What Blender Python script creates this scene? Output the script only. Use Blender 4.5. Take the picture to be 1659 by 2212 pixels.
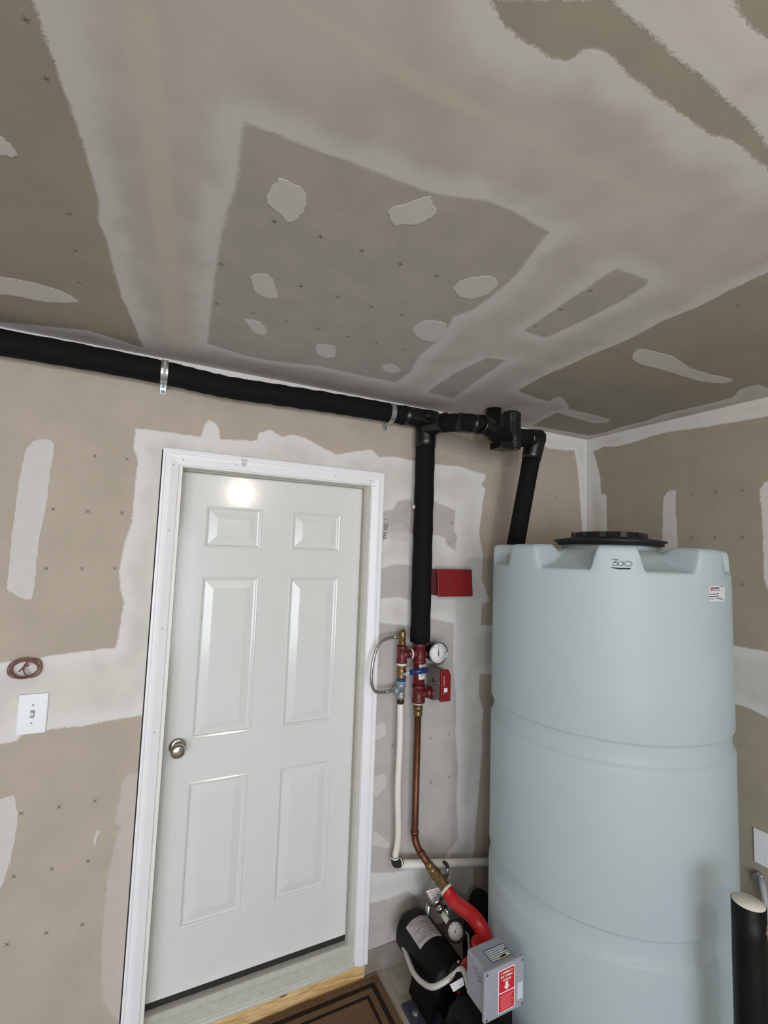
import bpy, math, random
import numpy as np
from mathutils import Vector, Matrix
random.seed(7)
for o in list(bpy.data.objects): bpy.data.objects.remove(o)
S = bpy.context.scene
COL = S.collection
pi = math.pi

# ------------------------------------------------------------------ camera
F, CX, CY = 1018.0, 829.5, 1106.0
def _d(px, py):
    v = np.array([px - CX, -(py - CY), -F]); return v / np.linalg.norm(v)
_vr, _up = _d(2897, 1260), _d(1250, -11000)
_xr = _vr - _up * (_vr @ _up); _xr /= np.linalg.norm(_xr)
_yd = np.cross(_up, _xr)
RC = np.array([_xr, _yd, _up])
CAM = np.array([0.0, -2.0, 1.852])
cam = bpy.data.cameras.new('camera'); camo = bpy.data.objects.new('camera', cam); COL.objects.link(camo)
cam.sensor_fit = 'HORIZONTAL'; cam.sensor_width = 36.0; cam.lens = F / 1659 * 36.0; cam.clip_start = 0.02
M = Matrix([[*RC[0], CAM[0]], [*RC[1], CAM[1]], [*RC[2], CAM[2]], [0, 0, 0, 1]])
camo.matrix_world = M
S.camera = camo

# ------------------------------------------------------------------ light
S.view_settings.view_transform = 'Standard'; S.view_settings.look = 'None'
S.view_settings.exposure = 0.0; S.view_settings.gamma = 1.0; S.view_settings.use_curve_mapping = False
LAMP_W, DAY_W, SKY = 58.0, 236.0, 0.9
w = bpy.data.worlds.new('world'); S.world = w; w.use_nodes = True
w.node_tree.nodes['Background'].inputs[0].default_value = (0.62, 0.78, 1.0, 1)
w.node_tree.nodes['Background'].inputs[1].default_value = SKY
al = bpy.data.lights.new('daylight_through_garage_opening', 'AREA'); al.shape = 'RECTANGLE'; al.size = 4.6; al.size_y = 2.1
al.energy = DAY_W; al.color = (0.84, 0.92, 1.0)
ao = bpy.data.objects.new('daylight_through_garage_opening', al); COL.objects.link(ao)
ao.location = (-1.8, -6.35, 1.1); ao.rotation_euler = (pi / 2, 0, 0)

ZC = 2.578            # ceiling height
XR = 2.354            # right wall
XL, YF = -4.4, -6.5   # left wall, front wall

# ------------------------------------------------------------------ pixel helpers (rays into the room)
def ray(px, py): return RC @ np.array([px - CX, -(py - CY), -F])
def at(px, py, y=None, z=None, x=None):
    r = ray(px, py)
    if y is not None: t = (y - CAM[1]) / r[1]
    elif z is not None: t = (z - CAM[2]) / r[2]
    else: t = (x - CAM[0]) / r[0]
    return CAM + r * t

# ------------------------------------------------------------------ materials
def lin(c):
    return tuple(((v / 255) / 12.92 if v / 255 <= .04045 else ((v / 255 + .055) / 1.055) ** 2.4) for v in c)
MATS = {}
def mat(name, rgb, rough=.5, metal=0.0, var=.06, scale=30.0, bump=0.0, bscale=200.0, spec=.5, coat=0.0, rgb2=None, emit=0.0, detail=4):
    if name in MATS: return MATS[name]
    m = bpy.data.materials.new(name); m.use_nodes = True
    nt = m.node_tree; b = nt.nodes['Principled BSDF']
    tc = nt.nodes.new('ShaderNodeTexCoord')
    nz = nt.nodes.new('ShaderNodeTexNoise'); nz.inputs['Scale'].default_value = scale; nz.inputs['Detail'].default_value = detail
    nt.links.new(tc.outputs['Object'], nz.inputs['Vector'])
    mx = nt.nodes.new('ShaderNodeMix'); mx.data_type = 'RGBA'
    c = lin(rgb)
    if rgb2 is None: a = tuple(v * (1 - var) for v in c); d = tuple(min(1, v * (1 + var)) for v in c)
    else: a, d = c, lin(rgb2)
    mx.inputs[6].default_value = (*a, 1); mx.inputs[7].default_value = (*d, 1)
    rp = nt.nodes.new('ShaderNodeMapRange'); rp.inputs[1].default_value = .3; rp.inputs[2].default_value = .7
    nt.links.new(nz.outputs['Fac'], rp.inputs[0]); nt.links.new(rp.outputs[0], mx.inputs[0])
    nt.links.new(mx.outputs[2], b.inputs['Base Color'])
    b.inputs['Roughness'].default_value = rough; b.inputs['Metallic'].default_value = metal
    b.inputs['Specular IOR Level'].default_value = spec; b.inputs['Coat Weight'].default_value = coat
    if emit:
        b.inputs['Emission Color'].default_value = (*c, 1); b.inputs['Emission Strength'].default_value = emit
    if bump:
        n2 = nt.nodes.new('ShaderNodeTexNoise'); n2.inputs['Scale'].default_value = bscale; n2.inputs['Detail'].default_value = 3
        nt.links.new(tc.outputs['Object'], n2.inputs['Vector'])
        bp = nt.nodes.new('ShaderNodeBump'); bp.inputs['Strength'].default_value = bump; bp.inputs['Distance'].default_value = .002
        nt.links.new(n2.outputs['Fac'], bp.inputs['Height']); nt.links.new(bp.outputs[0], b.inputs['Normal'])
    MATS[name] = m
    return m

# ------------------------------------------------------------------ mesh builder
class MB:
    def __init__(s): s.v = []; s.f = []; s.sm = []
    def add(s, vs, fs, smooth=False):
        k = len(s.v); s.v += [tuple(float(c) for c in v) for v in vs]
        for f in fs: s.f.append(tuple(i + k for i in f)); s.sm.append(smooth)
        return s
    def box(s, a, b, rot=None, ctr=None):
        x0, y0, z0 = a; x1, y1, z1 = b
        vs = [(x0, y0, z0), (x1, y0, z0), (x1, y1, z0), (x0, y1, z0), (x0, y0, z1), (x1, y0, z1), (x1, y1, z1), (x0, y1, z1)]
        if rot is not None:
            c = Vector(ctr if ctr is not None else [(p + q) / 2 for p, q in zip(a, b)])
            vs = [c + rot @ (Vector(v) - c) for v in vs]
        return s.add(vs, [(0, 3, 2, 1), (4, 5, 6, 7), (0, 1, 5, 4), (1, 2, 6, 5), (2, 3, 7, 6), (3, 0, 4, 7)])
    def tube(s, pts, r, n=20, caps=True, closed=False, squash=None):
        P = [Vector(p) for p in pts]; m = len(P)
        R = r if isinstance(r, (list, tuple)) else [r] * m
        T = []
        for i in range(m):
            if closed: t = P[(i + 1) % m] - P[i - 1]
            elif i == 0: t = P[1] - P[0]
            elif i == m - 1: t = P[-1] - P[-2]
            else: t = (P[i + 1] - P[i]).normalized() + (P[i] - P[i - 1]).normalized()
            T.append(t.normalized())
        u = T[0].orthogonal().normalized()
        vs = []; 
        for i in range(m):
            u = (u - T[i] * u.dot(T[i]))
            if u.length < 1e-6: u = T[i].orthogonal()
            u.normalize(); w_ = T[i].cross(u)
            for k in range(n):
                a = 2 * pi * k / n
                d = u * (R[i] * math.cos(a)) + w_ * (R[i] * math.sin(a))
                vs.append(P[i] + d)
        fs = []
        for i in range(m if closed else m - 1):
            j = (i + 1) % m
            for k in range(n):
                l = (k + 1) % n
                fs.append((i * n + k, i * n + l, j * n + l, j * n + k))
        s.add(vs, fs, True)
        if caps and not closed:
            for i in (0, m - 1):
                ring = [vs[i * n + k] for k in range(n)]
                if i == 0: ring = ring[::-1]
                s.add(ring, [tuple(range(n))])
        return s
    def lathe(s, org, axis, prof, n=32, smooth=True, caps=True):
        """prof = [(radius, distance along axis)]"""
        a = Vector(axis).normalized(); u = a.orthogonal().normalized(); w_ = a.cross(u); O = Vector(org)
        vs = []
        for r, h in prof:
            for k in range(n):
                t = 2 * pi * k / n
                vs.append(O + a * h + u * (r * math.cos(t)) + w_ * (r * math.sin(t)))
        fs = []
        for i in range(len(prof) - 1):
            for k in range(n):
                l = (k + 1) % n
                fs.append((i * n + k, i * n + l, (i + 1) * n + l, (i + 1) * n + k))
        s.add(vs, fs, smooth)
        if caps:
            if prof[0][0] > 1e-5: s.add(vs[:n][::-1], [tuple(range(n))])
            if prof[-1][0] > 1e-5: s.add(vs[-n:], [tuple(range(n))])
        return s
    def prism(s, poly, n, d):
        """poly: 3d points in a plane, extruded by d along n"""
        P = [Vector(p) for p in poly]; N = Vector(n).normalized() * d; k = len(P)
        vs = P + [p + N for p in P]
        fs = [tuple(range(k))[::-1], tuple(range(k, 2 * k))] + [(i, (i + 1) % k, k + (i + 1) % k, k + i) for i in range(k)]
        return s.add(vs, fs)
    def build(s, name, m, parent=None, bevel=0.0, seg=2, label=None, auto=None):
        me = bpy.data.meshes.new(name); me.from_pydata(s.v, [], s.f)
        me.polygons.foreach_set('use_smooth', s.sm); me.update()
        import bmesh
        bm = bmesh.new(); bm.from_mesh(me)
        bmesh.ops.remove_doubles(bm, verts=bm.verts, dist=1e-6)
        bmesh.ops.recalc_face_normals(bm, faces=bm.faces)
        bm.to_mesh(me); bm.free()
        o = bpy.data.objects.new(name, me); COL.objects.link(o)
        if m: me.materials.append(m)
        if parent is not None:
            o.parent = parent; o.matrix_parent_inverse = parent.matrix_world.inverted()
        if bevel:
            b = o.modifiers.new('bevel', 'BEVEL'); b.width = bevel; b.segments = seg; b.limit_method = 'ANGLE'; b.angle_limit = math.radians(40)
        if label: o['label'] = label
        return o
def empty(name, loc, label=None, cat=None, group=None, kind=None):
    o = bpy.data.objects.new(name, None); COL.objects.link(o); o.location = [float(c) for c in loc]; o.empty_display_size = .05
    o.matrix_world = Matrix.Translation(o.location)
    return tag(o, label, cat, group, kind)
def tag(o, label=None, cat=None, group=None, kind=None):
    if label: o['label'] = label
    if cat: o['category'] = cat
    if group: o['group'] = group
    if kind: o['kind'] = kind
    return o
def smooth_path(pts, n=8, closed=False):
    P = [Vector(p) for p in pts]; out = []; m = len(P)
    rng = range(m) if closed else range(m - 1)
    for i in rng:
        p0 = P[(i - 1) % m] if closed or i > 0 else P[0]; p1 = P[i]; p2 = P[(i + 1) % m]
        p3 = P[(i + 2) % m] if closed or i + 2 < m else P[-1]
        for k in range(n):
            t = k / n
            out.append(.5 * ((2 * p1) + (p2 - p0) * t + (2 * p0 - 5 * p1 + 4 * p2 - p3) * t * t + (3 * p1 - p0 - 3 * p2 + p3) * t ** 3))
    if not closed: out.append(P[-1])
    return out
def fillet(pts, r, n=6):
    P = [Vector(p) for p in pts]; out = [P[0]]
    for i in range(1, len(P) - 1):
        a = (P[i - 1] - P[i]); b = (P[i + 1] - P[i]); d = min(r, a.length * .49, b.length * .49)
        p, q = P[i] + a.normalized() * d, P[i] + b.normalized() * d
        for k in range(n + 1):
            t = k / n; out.append(p * (1 - t) ** 2 + P[i] * 2 * t * (1 - t) + q * t * t)
    out.append(P[-1]); return out
def text_on(mb, txt, org, u, v, size, n=None, off=.0004, align='CENTER', depth=.0003):
    """flat lettering as thin raised mesh on a plane (u right, v up)"""
    cu = bpy.data.curves.new('lettering', 'FONT'); cu.body = txt; cu.size = size; cu.align_x = align; cu.align_y = 'CENTER'
    cu.resolution_u = 3
    ob = bpy.data.objects.new('lettering', cu); COL.objects.link(ob)
    bpy.context.view_layer.update()
    me = bpy.data.meshes.new_from_object(ob.evaluated_get(bpy.context.evaluated_depsgraph_get()))
    O, U, V = Vector(org), Vector(u).normalized(), Vector(v).normalized(); N = U.cross(V)
    mb.add([O + U * q.co.x + V * q.co.y + N * off for q in me.vertices], [tuple(p.vertices) for p in me.polygons])
    bpy.data.objects.remove(ob); bpy.data.curves.remove(cu); bpy.data.meshes.remove(me)

# ------------------------------------------------------------------ drywall shells with joint compound
def sdist(P, poly):
    """signed distance, positive inside. P (N,2), poly (M,2)"""
    P = np.asarray(P, float); poly = np.asarray(poly, float)
    d = np.full(len(P), 1e9); ins = np.zeros(len(P), bool)
    for a, b in zip(poly, np.roll(poly, -1, 0)):
        e = b - a; q = P - a
        t = np.clip((q @ e) / (e @ e + 1e-12), 0, 1)
        d = np.minimum(d, np.hypot(*(q - t[:, None] * e).T))
        c = (a[1] > P[:, 1]) != (b[1] > P[:, 1])
        with np.errstate(divide='ignore', invalid='ignore'):
            ins ^= c & (P[:, 0] < e[0] * (P[:, 1] - a[1]) / (e[1] if abs(e[1]) > 1e-12 else 1e-12) + a[0])
    return np.where(ins, d, -d)
def grid_axis(lo, hi, flo, fhi, step, extra=()):
    a = list(np.arange(lo, flo, .25)) + list(np.arange(flo, fhi, step)) + list(np.arange(fhi, hi, .25)) + [hi] + list(extra)
    a = np.unique(np.round(a, 4))
    keep = [a[0]]
    ex = set(np.round(list(extra) + [lo, hi], 4))
    for v in a[1:]:
        if v - keep[-1] < step * .35:
            if v in ex and keep[-1] not in ex: keep[-1] = v
            elif v in ex: keep.append(v)
        else: keep.append(v)
    return np.array(keep)
def shell(name, A, B, to3, attrs, m, hole=None, thick=.1, flip=False):
    """A,B: axis coordinates, to3(a,b)->3d, attrs name->function(P)->values"""
    aa, bb = np.meshgrid(A, B, indexing='ij'); P = np.stack([aa.ravel(), bb.ravel()], 1)
    vs = to3(P); nb = len(B); fs = []
    for i in range(len(A) - 1):
        for j in range(nb - 1):
            if hole:
                ca, cb = (A[i] + A[i + 1]) / 2, (B[j] + B[j + 1]) / 2
                if hole[0] < ca < hole[1] and hole[2] < cb < hole[3]: continue
            q = (i * nb + j, (i + 1) * nb + j, (i + 1) * nb + j + 1, i * nb + j + 1)
            fs.append(q[::-1] if flip else q)
    me = bpy.data.meshes.new(name); me.from_pydata(vs.tolist(), [], fs); me.update()
    for k, fn in attrs.items():
        at_ = me.attributes.new(k, 'FLOAT', 'POINT'); at_.data.foreach_set('value', fn(P).astype(np.float32))
    o = bpy.data.objects.new(name, me); COL.objects.link(o); me.materials.append(m)
    sd = o.modifiers.new('thickness', 'SOLIDIFY'); sd.thickness = thick; sd.offset = -1.0
    o['kind'] = 'structure'
    return o
def drywall_mat(name, paper, gray, comp, rim, thin, tape=(205, 190, 160)):
    m = bpy.data.materials.new(name); m.use_nodes = True; nt = m.node_tree; L = nt.links
    b = nt.nodes['Principled BSDF']; b.inputs['Roughness'].default_value = .85; b.inputs['Specular IOR Level'].default_value = .2
    geo = nt.nodes.new('ShaderNodeNewGeometry')
    def noise(sc, det=5, rough=.6):
        n = nt.nodes.new('ShaderNodeTexNoise'); n.inputs['Scale'].default_value = sc; n.inputs['Detail'].default_value = det
        n.inputs['Roughness'].default_value = rough; L.new(geo.outputs['Position'], n.inputs['Vector']); return n.outputs['Fac']
    def math_(op, a, b_=None, c_=None):
        n = nt.nodes.new('ShaderNodeMath'); n.operation = op
        for i, v in enumerate((a, b_, c_)):
            if v is None: continue
            if isinstance(v, (int, float)): n.inputs[i].default_value = v
            else: L.new(v, n.inputs[i])
        return n.outputs[0]
    def attr(k):
        n = nt.nodes.new('ShaderNodeAttribute'); n.attribute_name = k; return n.outputs['Fac']
    def sstep(v, lo, hi):
        n = nt.nodes.new('ShaderNodeMapRange'); n.interpolation_type = 'SMOOTHSTEP'
        n.inputs[1].default_value = lo; n.inputs[2].default_value = hi; L.new(v, n.inputs[0]); return n.outputs[0]
    def mix(f, a, c):
        n = nt.nodes.new('ShaderNodeMix'); n.data_type = 'RGBA'
        if isinstance(f, float): n.inputs[0].default_value = f
        else: L.new(f, n.inputs[0])
        for s_, v in ((6, a), (7, c)):
            if isinstance(v, tuple): n.inputs[s_].default_value = (*lin(v), 1)
            else: L.new(v, n.inputs[s_])
        return n.outputs[2]
    n1, n2, n3, n4 = noise(28, 6, .7), noise(140, 4, .7), noise(2.2, 3), noise(9, 4, .55)
    wob = math_('ADD', math_('MULTIPLY', math_('SUBTRACT', n1, .5), .014), math_('MULTIPLY', math_('SUBTRACT', n2, .5), .016))
    sp = sstep(math_('ADD', attr('sd_paper'), wob), -.004, .004)          # bare tan paper
    sg = sstep(math_('ADD', attr('sd_gray'), wob), -.006, .006)            # grey patch board
    st = sstep(math_('ADD', attr('sd_thin'), wob), -.004, .006)
    tp = math_('MULTIPLY', sstep(attr('sd_tape'), -.006, .01), sstep(n4, .25, .6))
    edge = math_('MULTIPLY', math_('MAXIMUM', attr('sd_paper'), attr('sd_gray')), -1.0)
    rimf = math_('MULTIPLY', sstep(math_('ADD', edge, math_('MULTIPLY', math_('SUBTRACT', n4, .5), .08)), .075, .012), .75)
    cl = sstep(math_('ADD', math_('MULTIPLY', n3, .6), math_('MULTIPLY', n4, .4)), .36, .66)
    dk = tuple(int(c * .935) for c in comp)
    cc = mix(cl, comp, dk)
    cc = mix(math_('MULTIPLY', tp, .55), cc, tape)
    cc = mix(rimf, cc, rim)
    pdk = tuple(int(c * .965) for c in paper)
    pc = mix(sstep(noise(5, 4), .35, .65), paper, pdk)
    gdk = tuple(int(c * .965) for c in gray)
    gc = mix(sstep(n4, .35, .65), gray, gdk)
    col = mix(sg, mix(sp, cc, pc), gc)
    col = mix(math_('MULTIPLY', st, math_('ADD', .35, math_('MULTIPLY', n1, .7))), col, thin)
    L.new(col, b.inputs['Base Color'])
    h = math_('ADD', math_('MULTIPLY', math_('SUBTRACT', 1.0, math_('MAXIMUM', sp, sg)), 1.0), math_('MULTIPLY', n2, .25))
    h = math_('ADD', h, math_('MULTIPLY', n4, .3))
    bp = nt.nodes.new('ShaderNodeBump'); bp.inputs['Strength'].default_value = .35; bp.inputs['Distance'].default_value = .0015
    L.new(h, bp.inputs['Height']); L.new(bp.outputs[0], b.inputs['Normal'])
    return m
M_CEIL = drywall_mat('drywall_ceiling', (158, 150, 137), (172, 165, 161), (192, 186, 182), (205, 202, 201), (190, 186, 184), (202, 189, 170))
M_BACK = drywall_mat('drywall_back_wall', (177, 165, 152), (186, 179, 176), (209, 205, 200), (216, 213, 212), (192, 184, 180))
M_SIDE = drywall_mat('drywall_side_wall', (158, 150, 134), (170, 164, 160), (201, 198, 192), (208, 206, 203), (190, 186, 184))
M_COMP = mat('joint_compound', (198, 194, 192), .85, var=.03, scale=25, bump=.25, bscale=90, spec=.2)
M_INK = mat('dark_ink', (70, 64, 62), .8, var=.1)

def pz(pts): return [tuple(at(x, y, z=ZC)[:2]) for x, y in pts]
def py_(pts, Y=0.0): return [tuple(at(x, y, y=Y)[[0, 2]]) for x, y in pts]
def px_(pts): return [tuple(at(x, y, x=XR)[[1, 2]]) for x, y in pts]
def union(polys): return lambda P: np.max([sdist(P, q) for q in polys], 0) if polys else np.full(len(P), -1.0)

# ---- ceiling
br_left = pz([(310, 753), (290, 700), (262, 640), (240, 560), (232, 520), (213, 482), (215, 440), (185, 330), (150, 230), (115, 130), (72, 0)])
br_left += [(-.42, -2.2), (-.6, -3.4), (-4.2, -3.4), (-4.2, -.03), (-.55, -.03)] + pz([(190, 714), (250, 732)])
br_top = pz([(1055, 0), (1070, 25), (1085, 58), (1108, 68), (1130, 88), (1165, 112), (1200, 128), (1232, 134), (1250, 112), (1290, 104), (1322, 122), (1360, 165), (1400, 197), (1440, 225), (1490, 262), (1530, 292), (1575, 300), (1610, 325), (1659, 368), (1780, 455)])
br_top += pz([(1780, 440), (1659, 318), (1605, 250), (1560, 210), (1480, 140), (1400, 72), (1310, 0)])
br_top2 = pz([(1580, 0), (1605, 45), (1659, 90), (1780, 170)]) + [(2.2, -1.9), (2.2, -4), (.55, -4)]
br_right = pz([(1119, 844), (1171, 814), (1222, 792), (1278, 766), (1314, 752), (1357, 734), (1437, 691), (1508, 663), (1576, 627), (1659, 588), (1800, 515)])
br_right += [(2.29, -1.9), (2.29, -1.2)] + pz([(1659, 838), (1636, 830), (1596, 842), (1584, 858), (1548, 868), (1477, 885), (1433, 895), (1397, 909), (1346, 921), (1310, 933), (1274, 941), (1147, 919), (1159, 915), (1183, 901), (1203, 891), (1222, 897), (1262, 909), (1286, 915), (1312, 913), (1319, 906), (1290, 898), (1230, 884), (1225, 872), (1211, 856), (1195, 860), (1190, 868), (1159, 860)])
g_main = pz([(527, 266), (581, 284), (677, 324), (762, 354), (846, 387), (918, 414), (973, 426), (1051, 435), (1111, 459), (1147, 480), (1187, 503), (1147, 550), (1117, 592), (1069, 634), (1021, 670), (979, 684), (961, 724), (930, 749), (906, 770), (888, 803), (855, 826), (786, 812), (689, 791), (581, 779), (521, 766), (448, 742), (457, 664), (466, 586), (475, 525), (490, 459), (509, 411), (518, 339)])
g_s1 = pz([(1131, 715), (1230, 648), (1330, 581), (1397, 605), (1393, 619), (1342, 651), (1246, 699), (1191, 724), (1175, 730)])
g_s2 = pz([(924, 848), (979, 860), (1015, 833), (1093, 779), (1051, 773), (979, 809), (942, 833)])
tape1 = pz([(249, 0), (304, 312), (359, 717), (372, 770), (410, 770), (397, 717), (371, 312), (340, 0)])
tape2 = pz([(640, 0), (780, 70), (905, 150), (1150, 280), (1440, 436), (1425, 452), (1130, 310), (890, 195), (700, 80), (580, 0)])
A = grid_axis(XL, XR, -.75, XR - .01, .010); B = grid_axis(YF, 0, -2.0, -.01, .010)
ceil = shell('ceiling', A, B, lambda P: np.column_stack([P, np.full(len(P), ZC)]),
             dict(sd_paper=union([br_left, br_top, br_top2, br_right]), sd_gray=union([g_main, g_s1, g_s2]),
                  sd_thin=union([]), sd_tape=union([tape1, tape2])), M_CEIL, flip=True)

# ---- back wall
OPX0, OPX1, OPZ1 = .080, .930, 2.180        # rough opening, hidden by jambs and casing
c_door = py_([(293, 925), (358, 933), (434, 944), (440, 922), (450, 907), (466, 915), (475, 930), (475, 949), (556, 952), (559, 935), (586, 928), (610, 944), (632, 938), (662, 947), (695, 966), (727, 982), (776, 974), (803, 971), (819, 987), (857, 987), (890, 995), (935, 1002), (973, 1006), (996, 1008), (1020, 1017), (1050, 1025), (1047, 1036), (1039, 1048), (1049, 1056), (1043, 1083), (1041, 1106), (1035, 1144), (1037, 1165), (1044, 1198), (1041, 1252), (1058, 1298), (1041, 1306), (1039, 1350), (1150, 1352), (1150, 1452), (1036, 1456), (1035, 1501), (1044, 1537), (1040, 1573), (1042, 1609), (1034, 1718), (1026, 1800), (1022, 1900), (1018, 2010), (1010, 2100), (300, 2300), (306, 1700), (308, 1545), (233, 1557), (180, 1568), (105, 1576), (49, 1585), (34, 1602), (0, 1607), (-160, 1630), (-160, 1450), (0, 1432), (90, 1419), (170, 1408), (250, 1399), (256, 1370), (268, 1300), (260, 1270), (258, 1237), (266, 1183), (285, 1128), (290, 1063), (298, 993), (288, 966)])
c_corner = [(XR, ZC), (XR, 0.0), (2.29, 0.0)] + py_([(1258, 1151), (1254, 1096), (1252, 1056), (1246, 1000), (1240, 972), (1222, 973), (1187, 969), (1163, 957), (1120, 946)]) + [(1.6, ZC)]
c_top = [(-4, ZC), (2.3, ZC), (2.3, ZC - .025), (-4, ZC - .03)]
paper_inv = union([c_door, c_corner, c_top])
thin_l = py_([(293, 1668), (276, 1672), (263, 1690), (258, 1730), (250, 1756), (248, 1779), (262, 1786), (251, 1803), (243, 1850), (233, 1884), (226, 1950), (220, 2020), (218, 2094), (222, 2162), (240, 2192), (262, 2215), (300, 2215), (300, 1668)])
thin_r = py_([(800, 1440), (832, 1448), (838, 1480), (815, 1492), (800, 1480)])
thin_u = py_([(836, 1135), (868, 1128), (886, 1150), (884, 1172), (840, 1165)])
g1 = py_([(860, 1081), (887, 1078), (895, 1100), (895, 1156), (875, 1148), (840, 1150), (824, 1175), (820, 1175), (820, 1105), (849, 1101)])
g1b = py_([(854, 1219), (893, 1221), (893, 1300), (862, 1289), (815, 1294), (815, 1231)])
g2 = py_([(925, 1078), (954, 1090), (984, 1101), (981, 1148), (988, 1158), (983, 1190), (964, 1175), (962, 1163), (946, 1156), (925, 1156)])
g3 = py_([(808, 1345), (888, 1352), (930, 1336), (981, 1347), (979, 1428), (986, 1515), (984, 1582), (990, 1664), (986, 1718), (990, 1812), (968, 1841), (958, 1858), (850, 1885), (795, 1885)])
g4 = py_([(785, 1955), (840, 1942), (880, 1925), (908, 1940), (915, 2040), (785, 2060)])
A = grid_axis(XL, XR, -.55, XR - .01, .009, (OPX0, OPX1)); B = grid_axis(.102, ZC, .12, ZC - .01, .009, (OPZ1,))
wall_back = shell('wall_back', A, B, lambda P: np.column_stack([P[:, 0], np.zeros(len(P)), P[:, 1]]),
                  dict(sd_paper=lambda P: -paper_inv(P), sd_gray=union([g1, g1b, g2, g3, g4]), sd_thin=union([thin_l, thin_r, thin_u]), sd_tape=union([])),
                  M_BACK, hole=(OPX0, OPX1, 0, OPZ1), thick=.12)

# ---- right wall
c_edge = [(0, ZC), (0, 0.0), (-.12, 0.0)] + px_([(1311, 1152), (1310, 1068), (1298, 1068), (1296, 1028), (1286, 989), (1280, 976), (1303, 965), (1336, 964), (1381, 951), (1429, 936), (1455, 931), (1492, 927), (1568, 915), (1619, 906), (1659, 899)]) + [(-1.3, ZC - .055), (-2.5, ZC - .06), (-2.5, ZC)]
c_band = px_([(1540, 1388), (1588, 1396), (1659, 1407), (1800, 1430), (1800, 1640), (1659, 1550), (1620, 1530), (1588, 1521), (1540, 1505)])
c_s2 = px_([(1640, 1060), (1652, 1040), (1700, 1030), (1700, 1330), (1665, 1290), (1650, 1250), (1647, 1130)])
right_inv = union([c_edge, c_band, c_s2])
A = grid_axis(YF, 0, -1.35, -.01, .010); B = grid_axis(0.0, ZC, .4, ZC - .01, .010)
wall_right = shell('wall_right', A, B, lambda P: np.column_stack([np.full(len(P), XR), P]),
                   dict(sd_paper=lambda P: -right_inv(P), sd_gray=union([]), sd_thin=union([]), sd_tape=union([])), M_SIDE, flip=True)

# ---- rest of the garage, behind the camera
M_PLAIN = mat('drywall_plain', (190, 184, 174), .85, var=.05, scale=6, spec=.2)
def struct(name, mb, m, **k):
    o = mb.build(name, m, **k); o['kind'] = 'structure'; return o
struct('wall_left', MB().box((XL - .1, YF, 0), (XL, 0, ZC)), M_PLAIN)
fw = MB(); fw.box((XL, YF - .1, 2.2), (XR, YF, ZC)); fw.box((XL, YF - .1, 0), (-4.1, YF, 2.2)); fw.box((.5, YF - .1, 0), (XR, YF, 2.2))
struct('wall_front', fw, M_PLAIN)
M_FLOOR = mat('concrete_floor', (164, 158, 145), .8, scale=7, rgb2=(190, 184, 170), bump=.4, bscale=120, spec=.25, detail=8)
struct('floor', MB().box((XL - .1, YF - 3, -.1), (XR + .1, .12, 0)), M_FLOOR)
M_CURB = mat('concrete_curb', (122, 112, 104), .85, scale=14, rgb2=(150, 140, 132), bump=.4, bscale=80)
cb = MB(); cb.box((.965, -.004, 0), (XR, .12, .102)); cb.box((XL, -.004, 0), (.02, .12, .102))
struct('trim_4', cb, M_CURB)

# ------------------------------------------------------------------ filled screw spots: thin trowelled blobs of compound
def blob(parent, pts2, to3, jit=.0025, smooth=True, label=None, h=.0007):
    P = [Vector((p[0], p[1], 0)) for p in pts2]
    n = 7
    out = []
    for i in range(len(P)):
        p0, p1, p2, p3 = P[i - 1], P[i], P[(i + 1) % len(P)], P[(i + 2) % len(P)]
        for k in range(n):
            t = k / n
            q = .5 * ((2 * p1) + (p2 - p0) * t + (2 * p0 - 5 * p1 + 4 * p2 - p3) * t * t + (3 * p1 - p0 - 3 * p2 + p3) * t ** 3)
            out.append(q * .6 + (p1 * (1 - t) + p2 * t) * .4 + Vector((random.uniform(-jit, jit), random.uniform(-jit, jit), 0)))
    m = len(out); area = sum(out[k].x * out[(k + 1) % m].y - out[(k + 1) % m].x * out[k].y for k in range(m)); sg = 1 if area > 0 else -1
    vs = [to3(q.x, q.y, .0) for q in out] + [to3(q.x, q.y, h) for q in out]
    fs = [(k, (k + 1) % m, m + (k + 1) % m, m + k) for k in range(m)] + [tuple(range(m, 2 * m))]
    return MB().add(vs, fs, False).build('compound_patch', M_COMP, parent)
tc3 = lambda a, b, h: (a, b, ZC - h)
tb3 = lambda a, b, h: (a, -h, b)
tr3 = lambda a, b, h: (XR - h, a, b)
for q in [[(602, 387), (632, 396), (659, 414), (662, 441), (647, 468), (623, 480), (611, 465), (575, 432)],
          [(843, 450), (927, 426), (933, 438), (942, 459), (912, 480), (858, 486), (846, 477)],
          [(542, 595), (575, 592), (593, 610), (600, 643), (575, 643), (551, 628)],
          [(530, 691), (560, 694), (576, 712), (575, 723), (551, 718)],
          [(686, 745), (722, 748), (724, 770), (704, 773), (685, 764)],
          [(825, 791), (849, 786), (867, 800), (846, 806), (831, 801)],
          [(979, 622), (994, 607), (1027, 598), (1066, 598), (1075, 616), (1054, 634), (1021, 645), (994, 640)],
          [(891, 712), (912, 694), (936, 691), (964, 700), (967, 724), (936, 738), (906, 730)],
          [(1366, 774), (1371, 760), (1383, 754), (1417, 760), (1457, 772), (1493, 796), (1532, 808), (1584, 820), (1564, 828), (1516, 824), (1469, 810), (1421, 796), (1381, 786)],
          [(-90, 580), (0, 597), (70, 610), (130, 628), (170, 652), (100, 652), (40, 640), (0, 635), (-90, 612)],
          [(-60, 250), (0, 293), (22, 312), (38, 338), (0, 335), (-60, 322)]]:
    blob(ceil, pz(q), tc3)
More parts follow.
